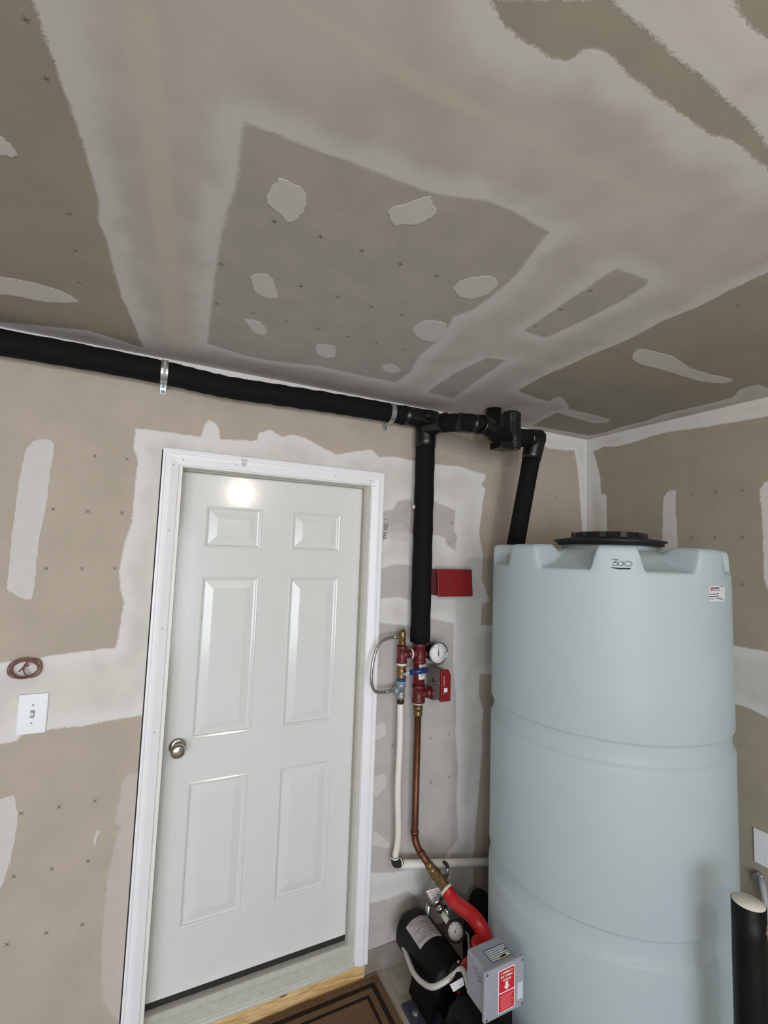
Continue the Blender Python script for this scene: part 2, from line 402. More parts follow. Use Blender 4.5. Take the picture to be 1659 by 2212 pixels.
for q in [[(76, 952), (103, 949), (118, 963), (108, 1020), (100, 1090), (88, 1150), (81, 1200), (70, 1292), (40, 1288), (15, 1272), (19, 1240), (27, 1150), (33, 1101), (43, 1031), (57, 971)],
          [(-60, 1760), (0, 1727), (30, 1720), (38, 1770), (25, 1850), (0, 1925), (-60, 2050)],
          [(212, 1794), (216, 1797), (209, 1810), (206, 1826), (202, 1824), (204, 1806)],
          [(812, 1567), (830, 1561), (834, 1583), (824, 1594), (811, 1598)],
          [(806, 1682), (832, 1671), (834, 1698), (820, 1715), (810, 1722)],
          [(797, 1793), (815, 1800), (842, 1822), (838, 1832), (797, 1822)]]:
    blob(wall_back, py_(q), tb3, jit=.002)
for q in [[(1433, 1080), (1443, 1062), (1460, 1060), (1459, 1096), (1462, 1140), (1466, 1260), (1428, 1260), (1431, 1160)]]:
    blob(wall_right, px_(q), tr3, jit=.002)

# printed fastening crosses on the board paper
def marks(parent, pts, to3, pos, size, tilt=.0):
    mb = MB()
    for q in pts:
        a, b = pos([q])[0]
        for ang in (pi / 4 + tilt, -pi / 4 + tilt):
            u = Vector((math.cos(ang), math.sin(ang))) * size; n_ = Vector((-u.y, u.x)).normalized() * size * .13
            c = [(a - u.x - n_.x, b - u.y - n_.y), (a + u.x - n_.x, b + u.y - n_.y), (a + u.x + n_.x, b + u.y + n_.y), (a - u.x + n_.x, b - u.y + n_.y)]
            mb.add([to3(x, y, .0006) for x, y in c], [(0, 1, 2, 3)])
    o = mb.build('printed_marks', M_INKF, parent); o['kind'] = 'stuff'
M_INKF = mat('faded_print', (118, 110, 104), .85, var=.1)
marks(ceil, [(593, 478), (692, 511), (782, 541), (865, 570), (943, 596), (478, 570), (650, 618), (729, 641), (802, 662), (868, 680), (468, 656), (547, 676), (619, 694), (688, 711), (752, 727), (813, 741), (870, 755), (1276, 628), (1212, 668), (1157, 704)], tc3, pz, .008, .4)
marks(ceil, [(56, 42), (100, 170), (150, 462), (163, 541), (172, 611), (1263, 803), (1390, 807), (1410, 846), (1595, 660)], tc3, pz, .006, .4)
marks(wall_back, [(205, 985), (275, 992), (115, 1100), (190, 1105), (263, 1108), (100, 1228), (177, 1228), (248, 1228), (46, 1757), (128, 1743), (205, 1730), (30, 1893), (112, 1877), (190, 1860), (15, 2040), (100, 2015), (178, 1997), (970, 1586), (970, 1678), (930, 1594), (930, 1690), (848, 1610), (975, 1130), (972, 1174), (1076, 1072), (1200, 1075)], tb3, py_, .0085)
marks(wall_right, [(1494, 1069), (1546, 1064), (1603, 1059), (1494, 1161), (1545, 1161), (1603, 1161), (1603, 1263), (1401, 963)], tr3, px_, .010)
# pencilled figures beside the casing
hw = MB()
def crop6(q): return [tuple(at(820 + x / 27.65, 1110 + y / 27.65, y=-.0008)) for x, y in q]
for q in [[(310, 310), (405, 350)], [(440, 590), (490, 620), (505, 700), (440, 760), (370, 680), (305, 550), (280, 700), (285, 860), (340, 930), (430, 930)], [(400, 760), (375, 850), (360, 920)], [(455, 760), (470, 870)],
          [(395, 1150), (330, 1115), (250, 1150), (260, 1230), (320, 1280), (390, 1290), (300, 1290), (235, 1370), (250, 1450), (300, 1480), (350, 1400), (380, 1450), (420, 1490), (435, 1360)]]:
    hw.tube(crop6(q), .0013, 5)
hw.build('pencil_writing', M_INK, wall_back)

# ------------------------------------------------------------------ door
M_TRIM = mat('trim_paint', (232, 232, 236), .35, var=.015, scale=12, spec=.45)
M_DOOR = mat('door_paint', (216, 216, 215), .155, var=.012, scale=9, bump=.05, bscale=60, spec=.5)
M_JAMB = mat('jamb_paint', (226, 224, 219), .45, var=.02, scale=9)
M_STRIP = mat('weatherstrip', (176, 172, 160), .7, var=.05)
M_ALU = mat('mill_aluminium', (216, 216, 208), .34, metal=.25, var=.06, scale=40, bump=.1, bscale=60)
M_NICK = mat('satin_nickel', (190, 184, 176), .22, metal=1, var=.03)
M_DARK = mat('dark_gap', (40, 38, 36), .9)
SX0, SX1, SZ0, SZ1, SY = .0985, .9105, .128, 2.160, .090
d1 = empty('door_1', (.5, SY, SZ0), kind='structure', label='white six-panel door with a satin nickel knob')
# jambs
JX0, JX1, JZ = .0975, .9140, 2.158
j = MB(); j.box((OPX0, .0, .062), (JX0, .125, OPZ1)); j.build('jamb', M_JAMB, d1, bevel=.0015)
j = MB(); j.box((JX1, .0, .062), (OPX1, .125, OPZ1)); j.build('jamb', M_JAMB, d1, bevel=.0015)
j = MB(); j.box((JX0, .0, JZ), (JX1, .125, OPZ1)); j.build('jamb_head', M_JAMB, d1, bevel=.0015)
s_ = MB(); s_.box((JX1 - .007, .055, .13), (JX1, SY - .002, JZ)); s_.build('weatherstrip', M_STRIP, d1, bevel=.002)
s_ = MB(); s_.box((JX0, .055, JZ - .007), (JX1 - .007, SY - .002, JZ)); s_.build('weatherstrip', M_STRIP, d1, bevel=.002)
s_ = MB(); s_.box((JX0, .055, .13), (JX0 + .004, SY - .002, JZ - .007)); s_.build('weatherstrip', M_STRIP, d1, bevel=.001)
# panels measured on the slab plane
def sxz(p): q = at(*p, y=SY); return q[0], q[2]
cols = [(sxz((445, 1093))[0], sxz((568, 1101))[0]), (sxz((632, 1105))[0], sxz((737, 1113))[0])]
rows = [(sxz((443, 1183))[1], sxz((446, 1092))[1]), (sxz((414, 1597))[1], sxz((436, 1245))[1]), (sxz((385, 2010))[1], sxz((405, 1692))[1])]
rects = [(c[0], c[1], r[0], r[1]) for r in rows for c in cols]
xs = sorted({SX0, SX1, *[v for r in rects for v in r[:2]]}); zs = sorted({SZ0, SZ1, *[v for r in rects for v in r[2:]]})
sl = MB()
for i in range(len(xs) - 1):
    for k in range(len(zs) - 1):
        cx, cz = (xs[i] + xs[i + 1]) / 2, (zs[k] + zs[k + 1]) / 2
        if any(r[0] < cx < r[1] and r[2] < cz < r[3] for r in rects): continue
        sl.add([(xs[i], SY, zs[k]), (xs[i + 1], SY, zs[k]), (xs[i + 1], SY, zs[k + 1]), (xs[i], SY, zs[k + 1])], [(0, 1, 2, 3)])
B_ = SY + .042
sl.add([(SX0, SY, SZ0), (SX1, SY, SZ0), (SX1, SY, SZ1), (SX0, SY, SZ1), (SX0, B_, SZ0), (SX1, B_, SZ0), (SX1, B_, SZ1), (SX0, B_, SZ1)], [(0, 4, 5, 1), (1, 5, 6, 2), (2, 6, 7, 3), (3, 7, 4, 0), (4, 7, 6, 5)])
slab = sl.build('door_slab', M_DOOR, d1)
for r in rects:
    p = MB(); loops = []
    for ins, dep in ((0, 0), (.004, -.002), (.010, .0005), (.013, .006), (.019, .0075), (.050, .0008), (.052, .0)):
        a0, a1, b0, b1 = r[0] + ins, r[1] - ins, r[2] + ins, r[3] - ins
        loops.append([(a0, SY + dep, b0), (a1, SY + dep, b0), (a1, SY + dep, b1), (a0, SY + dep, b1)])
    vs = [v for l in loops for v in l]
    fs = [(4 * i + k, 4 * i + (k + 1) % 4, 4 * i + 4 + (k + 1) % 4, 4 * i + 4 + k) for i in range(len(loops) - 1) for k in range(4)]
    fs.append(tuple(4 * (len(loops) - 1) + k for k in range(4)))
    p.add(vs, fs).build('panel', M_DOOR, slab)
# knob
kx, kz = sxz((383, 1612))
kn = MB()
kn.lathe((kx, SY, kz), (0, -1, 0), [(.032, 0), (.032, .003), (.029, .008), (.016, .010)], 40)
kn.build('knob_rose', M_NICK, slab)
kn = MB(); kn.lathe((kx, SY, kz), (0, -1, 0), [(.012, .008), (.012, .028), (.020, .034), (.0265, .042), (.0275, .050), (.026, .058), (.018, .064), (.006, .0655), (.0, .0655)], 40)
kn.build('door_knob', M_NICK, slab)
# casing: moulded profile with mitred corners
CX0, CX1, CZ1, CWD = .0235, .974, 2.222, .0585
prof = [(0, 0), (0, .017), (.008, .018), (.012, .0155), (.016, .0155), (.020, .0175), (.030, .0165), (.052, .010), (CWD, .008), (CWD, 0)]
def casing(name, side):
    mb = MB(); vs = []
    for u, t in prof:
        if side == 'l': vs += [(CX0 + u, -t, .062), (CX0 + u, -t, CZ1 - u)]
        elif side == 'r': vs += [(CX1 - u, -t, .062), (CX1 - u, -t, CZ1 - u)]
        else: vs += [(CX0 + u, -t, CZ1 - u), (CX1 - u, -t, CZ1 - u)]
    n = len(prof)
    fs = [(2 * i, 2 * i + 1, 2 * ((i + 1) % n) + 1, 2 * ((i + 1) % n)) for i in range(n)] + [tuple(2 * i for i in range(n)), tuple(2 * i + 1 for i in range(n))]
    o = mb.add(vs, fs).build(name, M_TRIM); o['kind'] = 'structure'; return o
tl_, tt_, tr_ = casing('trim_1', 'l'), casing('trim_2', 't'), casing('trim_3', 'r')
MB().box((CX0 - .0045, -.0008, .062), (CX0, .0, CZ1 - .004)).build('gap_shade_strip', M_DARK, tl_)  # shade in the gap along the left casing, painted as a thin dark strip
nh = MB()
for p, par in (((396, 993), 0), ((375, 1004), 0), ((740 + 835 / 13.82, 1038), 0), ((809, 1050), 0), ((511, 1004), 0), ((724, 1028), 0), ((365, 1145), 0), ((333, 1582), 0), ((351, 1358), 0)):
    c = at(*p, y=-.014); nh.lathe(c + np.array([0, .004, 0]), (0, -1, 0), [(.002, 0), (.002, .0052), (0, .0052)], 8)
nh.build('nail_heads', M_INKF, tt_)['kind'] = 'stuff'
# putty smear on the head casing
blob(tt_, [tuple(at(x, y, y=-.018)[[0, 2]]) for x, y in [(523, 985), (535, 986), (533, 1002), (527, 1008), (522, 1004), (522, 994)]], lambda a, b, h: (a, -.0165 - h, b), jit=.0005)
# threshold
th = MB()
pr = [(.118, .100), (.066, .100), (.058, .098), (.050, .095), (-.006, .078), (-.014, .074), (-.014, .064), (.118, .064)]
th.add([(JX0 if k == 0 else JX1, y, z) for k in (0, 1) for y, z in pr],
       [(i, (i + 1) % 8, 8 + (i + 1) % 8, 8 + i) for i in range(8)] + [tuple(range(8))[::-1], tuple(range(8, 16))])
tho = th.build('threshold', M_ALU, d1, bevel=.0015)
for k in range(9):
    t = .22 + k * .085; y_ = .050 + (-.006 - .050) * t; z_ = .095 + (.078 - .095) * t
    MB().box((JX0 + .001, y_ - .0012, z_ - .001), (JX1 - .001, y_ + .0012, z_ + .0012)).build('rib', M_ALU, tho)
sw = MB(); sw.box((SX0 + .001, SY + .004, .100), (SX1 - .001, SY + .020, SZ0 + .0005)); sw.build('door_sweep', M_DARK, slab)
# pine board under the threshold
M_PINE = mat('bare_pine', (200, 166, 112), .7, scale=5, rgb2=(222, 192, 140), bump=.2, bscale=80)
def pine():
    m = M_PINE; nt = m.node_tree; b = nt.nodes['Principled BSDF']
    geo = nt.nodes.new('ShaderNodeTexCoord'); mp = nt.nodes.new('ShaderNodeMapping'); mp.inputs['Scale'].default_value = (1.2, 6, 9)
    nt.links.new(geo.outputs['Object'], mp.inputs[0])
    wv = nt.nodes.new('ShaderNodeTexNoise'); wv.inputs['Scale'].default_value = 6; wv.inputs['Detail'].default_value = 8; wv.inputs['Distortion'].default_value = 1.2
    nt.links.new(mp.outputs[0], wv.inputs['Vector'])
    rp = nt.nodes.new('ShaderNodeValToRGB'); rp.color_ramp.elements[0].position = .35; rp.color_ramp.elements[0].color = (*lin((186, 146, 92)), 1)
    rp.color_ramp.elements[1].position = .62; rp.color_ramp.elements[1].color = (*lin((224, 194, 140)), 1)
    nt.links.new(wv.outputs['Fac'], rp.inputs[0]); nt.links.new(rp.outputs[0], b.inputs['Base Color'])
pine()
sb = MB().box((.022, -.012, .0), (.965, .026, .064)).build('sill_board', M_PINE, bevel=.002)
tag(sb, 'bare pine board with a dark knot under the metal threshold', 'board')
kc = at(612, 2149, y=-.0135)
kt = MB().lathe((kc[0], -.0118, kc[2]), (0, -1, 0), [(.016, 0), (.014, .001), (.006, .0016), (0, .0016)], 20)
kt.v = [(x + (x - kc[0]) * .25, y, kc[2] + (z - kc[2]) * .6) for x, y, z in kt.v]
kt.build('knot', mat('pine_knot', (96, 58, 34), .8, scale=60, rgb2=(132, 84, 50)), sb)

# ------------------------------------------------------------------ door mat
def matmat():
    m = mat('mat_pile', (96, 74, 56), .95, scale=160, rgb2=(126, 100, 76), bump=.8, bscale=260, spec=.1); return m
MX1, MY1, MX0, MY0 = 1.022, -.020, .26, -.48
m_ = empty('door_mat', ((MX0 + MX1) / 2, (MY0 + MY1) / 2, 0), 'brown door mat with dark border stripes on the floor before the door', 'mat')
MB().box((MX0, MY0, 0), (MX1, MY1, .006)).build('mat_backing', mat('mat_rubber', (44, 36, 32), .9), m_, bevel=.002)
MPILE = matmat(); MDARK = mat('mat_dark_pile', (38, 32, 28), .95, scale=160, rgb2=(58, 48, 40), bump=.8, bscale=260, spec=.1)
def frame(a, b, zt, m, nm):
    mb = MB()
    mb.box((MX0 + a, MY1 - b, .006), (MX1 - a, MY1 - a, zt)); mb.box((MX0 + a, MY0 + a, .006), (MX1 - a, MY0 + b, zt))
    mb.box((MX0 + a, MY0 + b, .006), (MX0 + b, MY1 - b, zt)); mb.box((MX1 - b, MY0 + b, .006), (MX1 - a, MY1 - b, zt))
    mb.build(nm, m, m_, bevel=.001)
frame(.004, .030, .012, MPILE, 'border'); frame(.030, .052, .010, MDARK, 'border_stripe'); frame(.052, .075, .012, MPILE, 'border'); frame(.075, .090, .010, MDARK, 'border_stripe')
MB().box((MX0 + .09, MY0 + .09, .006), (MX1 - .09, MY1 - .09, .012)).build('pile_field', MPILE, m_, bevel=.002)

# ------------------------------------------------------------------ light switch, coil, wall plates
M_PLATE = mat('white_plastic', (226, 227, 232), .35, var=.01)
sc = at(70, 1542, y=-.004)
ls = empty('light_switch', (sc[0], 0, sc[2]), 'white single toggle light switch plate on the wall left of the door', 'switch')
MB().box((sc[0] - .042, -.006, sc[2] - .066), (sc[0] + .042, 0, sc[2] + .066)).build('plate', M_PLATE, ls, bevel=.003, seg=3)
tg = MB(); tg.box((sc[0] - .006, -.0068, sc[2] - .013), (sc[0] + .006, -.003, sc[2] + .013)); tg.build('toggle_slot', mat('slot_shadow', (150, 150, 154), .6), ls)
tg = MB(); tg.box((sc[0] - .0042, -.017, sc[2] - .004), (sc[0] + .0042, -.004, sc[2] + .005), rot=Matrix.Rotation(-.5, 3, 'X')); tg.build('toggle', M_PLATE, ls, bevel=.001)
for dz in (-.03, .03): MB().lathe((sc[0], -.0055, sc[2] + dz), (0, -1, 0), [(.003, 0), (.003, .0012), (.0015, .002), (0, .002)], 12).build('screw', mat('slot_shadow', (150, 150, 154), .6), ls)

M_COPW = mat('brown_cable', (120, 78, 66), .5, var=.2, scale=80)
c0 = at(52, 1445, y=-.015)
lc = empty('wire_coil', (c0[0], 0, c0[2]), 'small coil of brown low-voltage wire sticking out above the light switch', 'wire')
for k, (ox, oz, r1, r2, dy) in enumerate([(0, 0, .040, .030, .010), (.002, -.001, .036, .027, .015), (-.003, .002, .043, .032, .020), (.001, .001, .039, .0295, .025), (.024, .001, .024, .030, .014), (.020, .003, .020, .026, .021)]):
    pts = [(c0[0] + ox + r1 * math.cos(t) * (1 + .04 * math.sin(3 * t + k)), -dy - .004 * math.sin(t + k), c0[2] + oz + r2 * math.sin(t)) for t in [2 * pi * i / 28 for i in range(28)]]
    MB().tube(pts, .0021, 8, closed=True).build('wire_loop', M_COPW, lc)
MB().tube(smooth_path([(c0[0] - .012, -.022, c0[2] - .006), (c0[0] + .004, -.03, c0[2] + .012), (c0[0] + .008, -.014, c0[2] + .010), (c0[0] + .006, .012, c0[2] + .004)], 6), .0024, 8).build('wire_tail', M_COPW, lc)

o1 = at(1628, 1785, x=XR); o2 = at(1628, 1860, x=XR)
yc_, zc_ = o1[1] - .045, (o1[2] + o2[2]) / 2
wp = empty('wall_plate', (XR, yc_, zc_), 'blank white wall plate at the right edge beside the tank', 'wall plate')
MB().box((XR - .006, yc_ - .045, zc_ - .068), (XR, yc_ + .045, zc_ + .068)).build('plate', M_PLATE, wp, bevel=.003, seg=3)
for dz in (-.03, .03): MB().lathe((XR - .0055, yc_, zc_ + dz), (-1, 0, 0), [(.003, 0), (.003, .0012), (0, .002)], 12).build('screw', M_PLATE, wp)
M_GCON = mat('grey_conduit', (150, 152, 156), .4, var=.05)
q0, q1, q2 = at(1640, 1888, x=XR), at(1641, 1915, x=XR - .03), at(1654, 1955, x=XR - .06)
cd = empty('flexible_conduit', q0, 'grey flexible conduit curving down the wall below the blank plate', 'conduit')
MB().tube(smooth_path([(XR - .001, q0[1], q0[2] - .01), (XR - .03, q1[1] - .01, q1[2] + .01), (XR - .045, q1[1] - .03, q1[2] - .08), (XR - .045, q1[1] - .05, .25), (XR - .045, q1[1] - .05, .0)], 10), .013, 14).build('conduit_tube', M_GCON, cd)
MB().lathe((XR, q0[1], q0[2] - .01), (-1, 0, 0), [(.022, 0), (.022, .012), (.018, .016), (.016, .026)], 8, smooth=False).build('conduit_fitting', mat('zinc', (176, 178, 178), .35, metal=.9), cd)

# ------------------------------------------------------------------ insulated pipe along the ceiling, riser and branch to the tank
M_FOAM = mat('black_foam', (12, 12, 14), .8, var=.25, scale=60, bump=.5, bscale=500, spec=.2)
M_TAPE = mat('black_tape', (13, 13, 14), .32, var=.2, scale=20, bump=.5, bscale=70, spec=.5)
M_ZINC = mat('zinc', (176, 178, 178), .35, metal=.9)
M_GALV = mat('galvanised', (184, 190, 192), .3, metal=.95, scale=70, rgb2=(214, 218, 218), bump=.15, bscale=60)
hp = [at(x, y, y=-.062) for x, y in [(0, 739), (180, 771), (350, 804), (430, 823), (500, 838), (600, 853), (700, 868), (780, 881), (850, 893), (900, 902)]]
RX = float(at(911, 1250, y=-.062)[0])
ip = empty('insulated_pipe', (RX, -.062, 2.5), 'black foam-insulated pipe running along the wall under the ceiling and down to the red fittings', 'pipe')
hpath = [(-2.6, -.062, hp[0][2]), (-1.4, -.062, hp[0][2])] + [tuple(p) for p in hp] + [(RX, -.062, hp[-1][2])]
def wob(path, r, k=1.0):
    rr = []
    for i in range(len(path)): rr.append(r * (1 + k * .03 * math.sin(i * 1.7) + k * random.uniform(-.012, .012)))
    return rr
pth = smooth_path(hpath, 8)
ch = MB().tube(pth, wob(pth, .0435), 28); ch.build('horizontal_run', M_FOAM, ip)
z_bot = float(at(910, 1386, y=-.062)[2]); z_top = hp[-1][2] - .01
pth = [(RX, -.062, z_bot + (z_top - z_bot) * i / 24) for i in range(25)]
MB().tube(pth, wob(pth, .0465, .7), 28).build('riser_run', M_FOAM, ip)
MB().lathe((RX, -.062, z_bot - .0005), (0, 0, 1), [(.046, 0), (.024, .0), (.024, .03)], 28, caps=False).build('insulation_end', M_TAPE, ip)
B0, B1, B2, B3 = np.array([RX + .01, -.22, 2.452]), np.array([1.250, -.365, 2.426]), np.array([1.475, -.302, 2.392]), np.array([1.650, -.292, 2.424])
bp_ = fillet([(RX, -.075, 2.455), B0, B1, B2], .07, 5)
MB().tube(bp_, wob(bp_, .040, 1.5), 24).build('branch_run', M_FOAM, ip)
dp_ = fillet([B2 + np.array([.0, 0, .02]), B3, (1.578, -.232, 1.86)], .05, 5)
dp_ = [dp_[0]] + smooth_path(dp_[1:], 3)
MB().tube(dp_, wob(dp_, .042), 24).build('tank_drop', M_FOAM, ip)
def wrap(a, b, r, n=9, name='tape_wrap'):
    a, b = Vector(a), Vector(b); pts = [a + (b - a) * (i / 6) for i in range(7)]
    MB().tube(pts, [r * (1 + random.uniform(-.03, .05)) for _ in pts], n * 2).build(name, M_TAPE, ip)
wrap((RX, -.062, 2.36), (RX, -.062, 2.535), .0505)
wrap((RX - .13, -.062, hp[-1][2]), (RX + .05, -.062, hp[-1][2]), .046)
wrap((RX, -.06, 2.462), B0, .0445); wrap(B0 * .6 + B1 * .4, B1 * .9 + B2 * .1, .0435); wrap(B1 * .95 + B2 * .05, B1 * .65 + B2 * .35, .043)
wrap(B3 + np.array([-.05, 0, -.005]), B3 + np.array([.025, -.002, .004]), .047); wrap(B3 + np.array([.008, -.002, .03]), B3 + np.array([-.012, .012, -.10]), .047)
# taped hanger block and stub up through the ceiling
ct = at(1066, 884, z=ZC)
MB().tube([(ct[0], ct[1], ZC), (ct[0], ct[1], ZC - .10), (ct[0] + .01, ct[1] - .04, 2.40)], [.040, .041, .040], 10).build('ceiling_stub', M_TAPE, ip)
hb = MB()
hb.lathe((1.487, -.305, 2.350), (0, 0, 1), [(.048, 0), (.050, .06), (.046, .12), (.047, .172), (.036, .178)], 8, smooth=False); hb.build('tape_wrapped_tee', M_TAPE, ip, bevel=.006)
hb = MB(); hb.box((1.395, -.345, 2.342), (1.475, -.265, 2.375)); hb.build('tape_flap', M_TAPE, ip, bevel=.004)
# scuffs on the foam
for q in [[(446, 812), (451, 811), (452, 815), (447, 816)], [(455, 814), (480, 815), (484, 818), (458, 819)]]:
    p = [Vector(at(x, y, y=-.085)) for x, y in q]
    MB().prism(p, (0, .5, -.8), .006).build('scuff', mat('pale_scuff', (190, 188, 184), .8), ip)
p = [Vector(at(x, y, y=-.100)) for x, y in [(893, 1090), (897, 1092), (896, 1099), (891, 1098)]]
MB().prism(p, (0, 1, 0), .004).build('scuff', mat('pale_scuff', (190, 188, 184), .8), ip)
# conduit clamps over the horizontal run
def clamp(px, py, label):
    c = at(px, py, y=-.062); x = float(c[0]); zc = float(c[2])
    e = empty('pipe_clamp', (x, 0, zc), label, 'pipe clamp', 'clamps on the insulated pipe')
    st = MB(); r = .0455; pts = []
    for i in range(17):
        a = pi / 2 + pi * i / 16; pts.append((-.062 + (r) * math.cos(a), zc + r * math.sin(a)))
    pts = [(-.001, zc + r)] + pts + [(-.001, zc - r)]
    wd = .012; tk = .0015
    for k in range(len(pts) - 1):
        (y0, z0), (y1, z1) = pts[k], pts[k + 1]
        n = Vector((0, y1 - y0, z1 - z0)).cross(Vector((1, 0, 0))).normalized() * tk
        v = [(x - wd, y0, z0), (x + wd, y0, z0), (x + wd, y1, z1), (x - wd, y1, z1)]
        st.add(v + [Vector(q) + n for q in v], [(0, 1, 2, 3), (4, 7, 6, 5), (0, 4, 5, 1), (1, 5, 6, 2), (2, 6, 7, 3), (3, 7, 4, 0)])
    st.build('strap', M_GALV, e)
    MB().box((x - .004, -.062 - r - .0035, zc - .03), (x + .004, -.062 - r - .001, zc + .03)).build('strap_rib', M_GALV, e, bevel=.001)
    for s in (-1, 1):
        lug = MB(); zz = zc + s * (r + .011)
        lug.box((x - wd, -.005, zz - .012), (x + wd, -.001, zz + .012)); lg = lug.build('lug', M_GALV, e, bevel=.003)
        MB().lathe((x, -.004, zz - .002), (0, -1, 0), [(.007, 0), (.007, .003), (.004, .006), (0, .0062)], 10).build('screw', M_ZINC, lg)
clamp(355, 805, 'galvanised strap clamp on the black pipe above the left side of the door')
clamp(843, 893, 'galvanised strap clamp on the black pipe near the riser tee')

# ------------------------------------------------------------------ sprinkler riser: red fittings, brass, gauge, flow switch, copper
M_RED = mat('red_oxide_paint', (94, 22, 26), .42, var=.12, scale=40, bump=.15, bscale=120)
M_REDP = mat('red_steel_cover', (124, 18, 22), .4, var=.05, scale=20)
M_BRASS = mat('brass', (112, 90, 58), .36, metal=.75, scale=50, rgb2=(144, 118, 80), bump=.2, bscale=90)
M_COPPER = mat('copper', (92, 56, 40), .42, metal=.6, scale=22, rgb2=(110, 68, 50), bump=.1, bscale=60)
M_CPVC = mat('ivory_pipe', (224, 222, 212), .4, var=.02, scale=15)
M_STEEL = mat('braided_steel', (170, 168, 162), .35, metal=.9, var=.2, scale=400)
M_WHITE = mat('white_ring', (222, 216, 212), .6)
M_SGREY = mat('grey_enamel', (128, 122, 120), .45, metal=.3, var=.06)
M_BLUE = mat('blue_vinyl', (9, 20, 84), .5, var=.08, spec=.3)
M_PAPER = mat('white_sticker', (226, 226, 226), .55, var=.02)
YR = -.062
def zr(py, px=911): return float(at(px, py, y=YR)[2])
sr = empty('sprinkler_riser', (RX, YR, zr(1515)), 'red sprinkler riser fittings with gauge, drain valve and flow switch above the copper pipe', 'pipe fitting')
V = Vector
def vcyl(name, x, z0, z1, r, m, par, n=24, y=YR, prof=None):
    return MB().lathe((x, y, z0), (0, 0, 1), prof or [(r, 0), (r, z1 - z0)], n).build(name, m, par)
def collar(z, x, r, h=.012): return [(r * .93, z - h), (r * 1.1, z - h), (r * 1.1, z + h), (r * .93, z + h)]
def tee(name, x, z0, z1, r, br, m, par):
    """vertical tee: br = list of (dx, z, length, radius)"""
    mb = MB(); h = z1 - z0
    mb.lathe((x, YR, z0), (0, 0, 1), [(r * 1.08, 0), (r * 1.15, .002), (r * 1.15, .014), (r, .018), (r, h - .018), (r * 1.15, h - .014), (r * 1.15, h - .002), (r * 1.08, h)], 26)
    for dx, z, L, rb in br:
        mb.lathe((x, YR, z), (dx, 0, 0), [(rb * 1.25, 0), (rb * 1.05, r * 1.1), (rb, r * 1.3), (rb, L - .014), (rb * 1.15, L - .011), (rb * 1.15, L)], 24)
    return mb.build(name, m, par)
z = {k: zr(k) for k in (1386, 1390, 1410, 1412, 1430, 1483, 1490, 1516, 1520, 1544)}
vcyl('nipple', RX, zr(1388), z_bot + .02, .021, M_WHITE, sr)
DX = float(at(867.5, 1440, y=YR)[0])
zt = zr(1412, 890)
tee('cross_tee', RX, zr(1432), zr(1389), .027, [(-1, zt, .045, .020), (1, zr(1412, 920), .040, .017)], M_RED, sr)
vcyl('riser_nipple', RX, zr(1486), zr(1430), .0265, M_RED, sr)
zb = zr(1496, 930)
tee('bottom_tee', RX, zr(1516), zr(1478), .027, [(1, zb, .060, .021)], M_RED, sr)
vcyl('seal_ring', RX, zr(1520), zr(1516), .021, M_WHITE, sr)
vcyl('brass_adapter', RX, 0, 0, 0, M_BRASS, sr, n=8, prof=None) if False else None
MB().lathe((RX, YR, zr(1545)), (0, 0, 1), [(.0185, 0), (.020, .004), (.020, .016), (.017, .020), (.0185, .026), (.0215, .028), (.0215, .044), (.018, .046), (.018, .052)], 24).build('brass_adapter', M_BRASS, sr)
# data label on the riser
lb = MB(); 
for k in range(7):
    a0 = -2.2 + k * .19
lab = []
for zz in (zr(1464), zr(1429)):
    for k in range(8):
        a = -2.15 + k * .2; lab.append((RX + .0272 * math.cos(a), YR + .0272 * math.sin(a), zz))
lb.add(lab, [(k, k + 1, 8 + k + 1, 8 + k) for k in range(7)], True); lb.build('data_label', M_PAPER, sr)
pm = MB()
for k, (dz, a0, a1) in enumerate([(.010, -2.0, -1.4), (.016, -1.9, -1.1), (.022, -2.0, -1.3), (.060, -1.9, -1.1), (.066, -2.0, -1.2), (.072, -1.8, -1.0), (.052, -1.6, -1.0)]):
    zz = zr(1464) + dz
    pts = [(RX + .0275 * math.cos(a0 + (a1 - a0) * i / 5), YR + .0275 * math.sin(a0 + (a1 - a0) * i / 5), zz) for i in range(6)]
    pm.add([p for p in pts] + [(x, y, q + .0022) for x, y, q in pts], [(i, i + 1, 7 + i, 6 + i) for i in range(5)])
pm.build('data_print', mat('grey_print', (130, 126, 126), .7), sr)['kind'] = 'stuff'
# gauge
gx = float(at(947, 1411, y=-.105)[0]); gz = float(at(947, 1411, y=-.105)[2])
MB().lathe((RX + .03, YR, zr(1412, 925)), (1, 0, 0), [(.010, 0), (.010, .02), (.007, .022), (.007, gx - RX - .03 - .04)], 14).build('gauge_stem', M_WHITE, sr)
gg = MB().lathe((gx, -.062, gz), (0, -1, 0), [(.0, -.006), (.042, -.006), (.047, .0), (.047, .036), (.050, .038), (.050, .046), (.046, .047), (.0455, .043)], 44, caps=False)
gg = gg.build('gauge_case', mat('black_enamel', (22, 22, 24), .35), sr)
MB().lathe((gx, -.062, gz), (0, -1, 0), [(.0485, .040), (.0512, .042), (.0512, .047), (.0465, .0485), (.0455, .044)], 44, caps=False).build('bezel', mat('chrome', (170, 172, 175), .2, metal=1), gg)
def disc(c, r, n=40):
    return MB().add([(c[0] + r * math.cos(2 * pi * i / n), c[1], c[2] + r * math.sin(2 * pi * i / n)) for i in range(n)], [tuple(range(n))])
MB().lathe((gx, -.1055, gz), (0, -1, 0), [(.0465, -.01), (.0465, 0), (0, 0)], 40).build('dial', M_PAPER, gg, label='white gauge dial')
yd_ = -.1062; pr_ = MB(); M_PRT = mat('black_print', (46, 46, 52), .6)
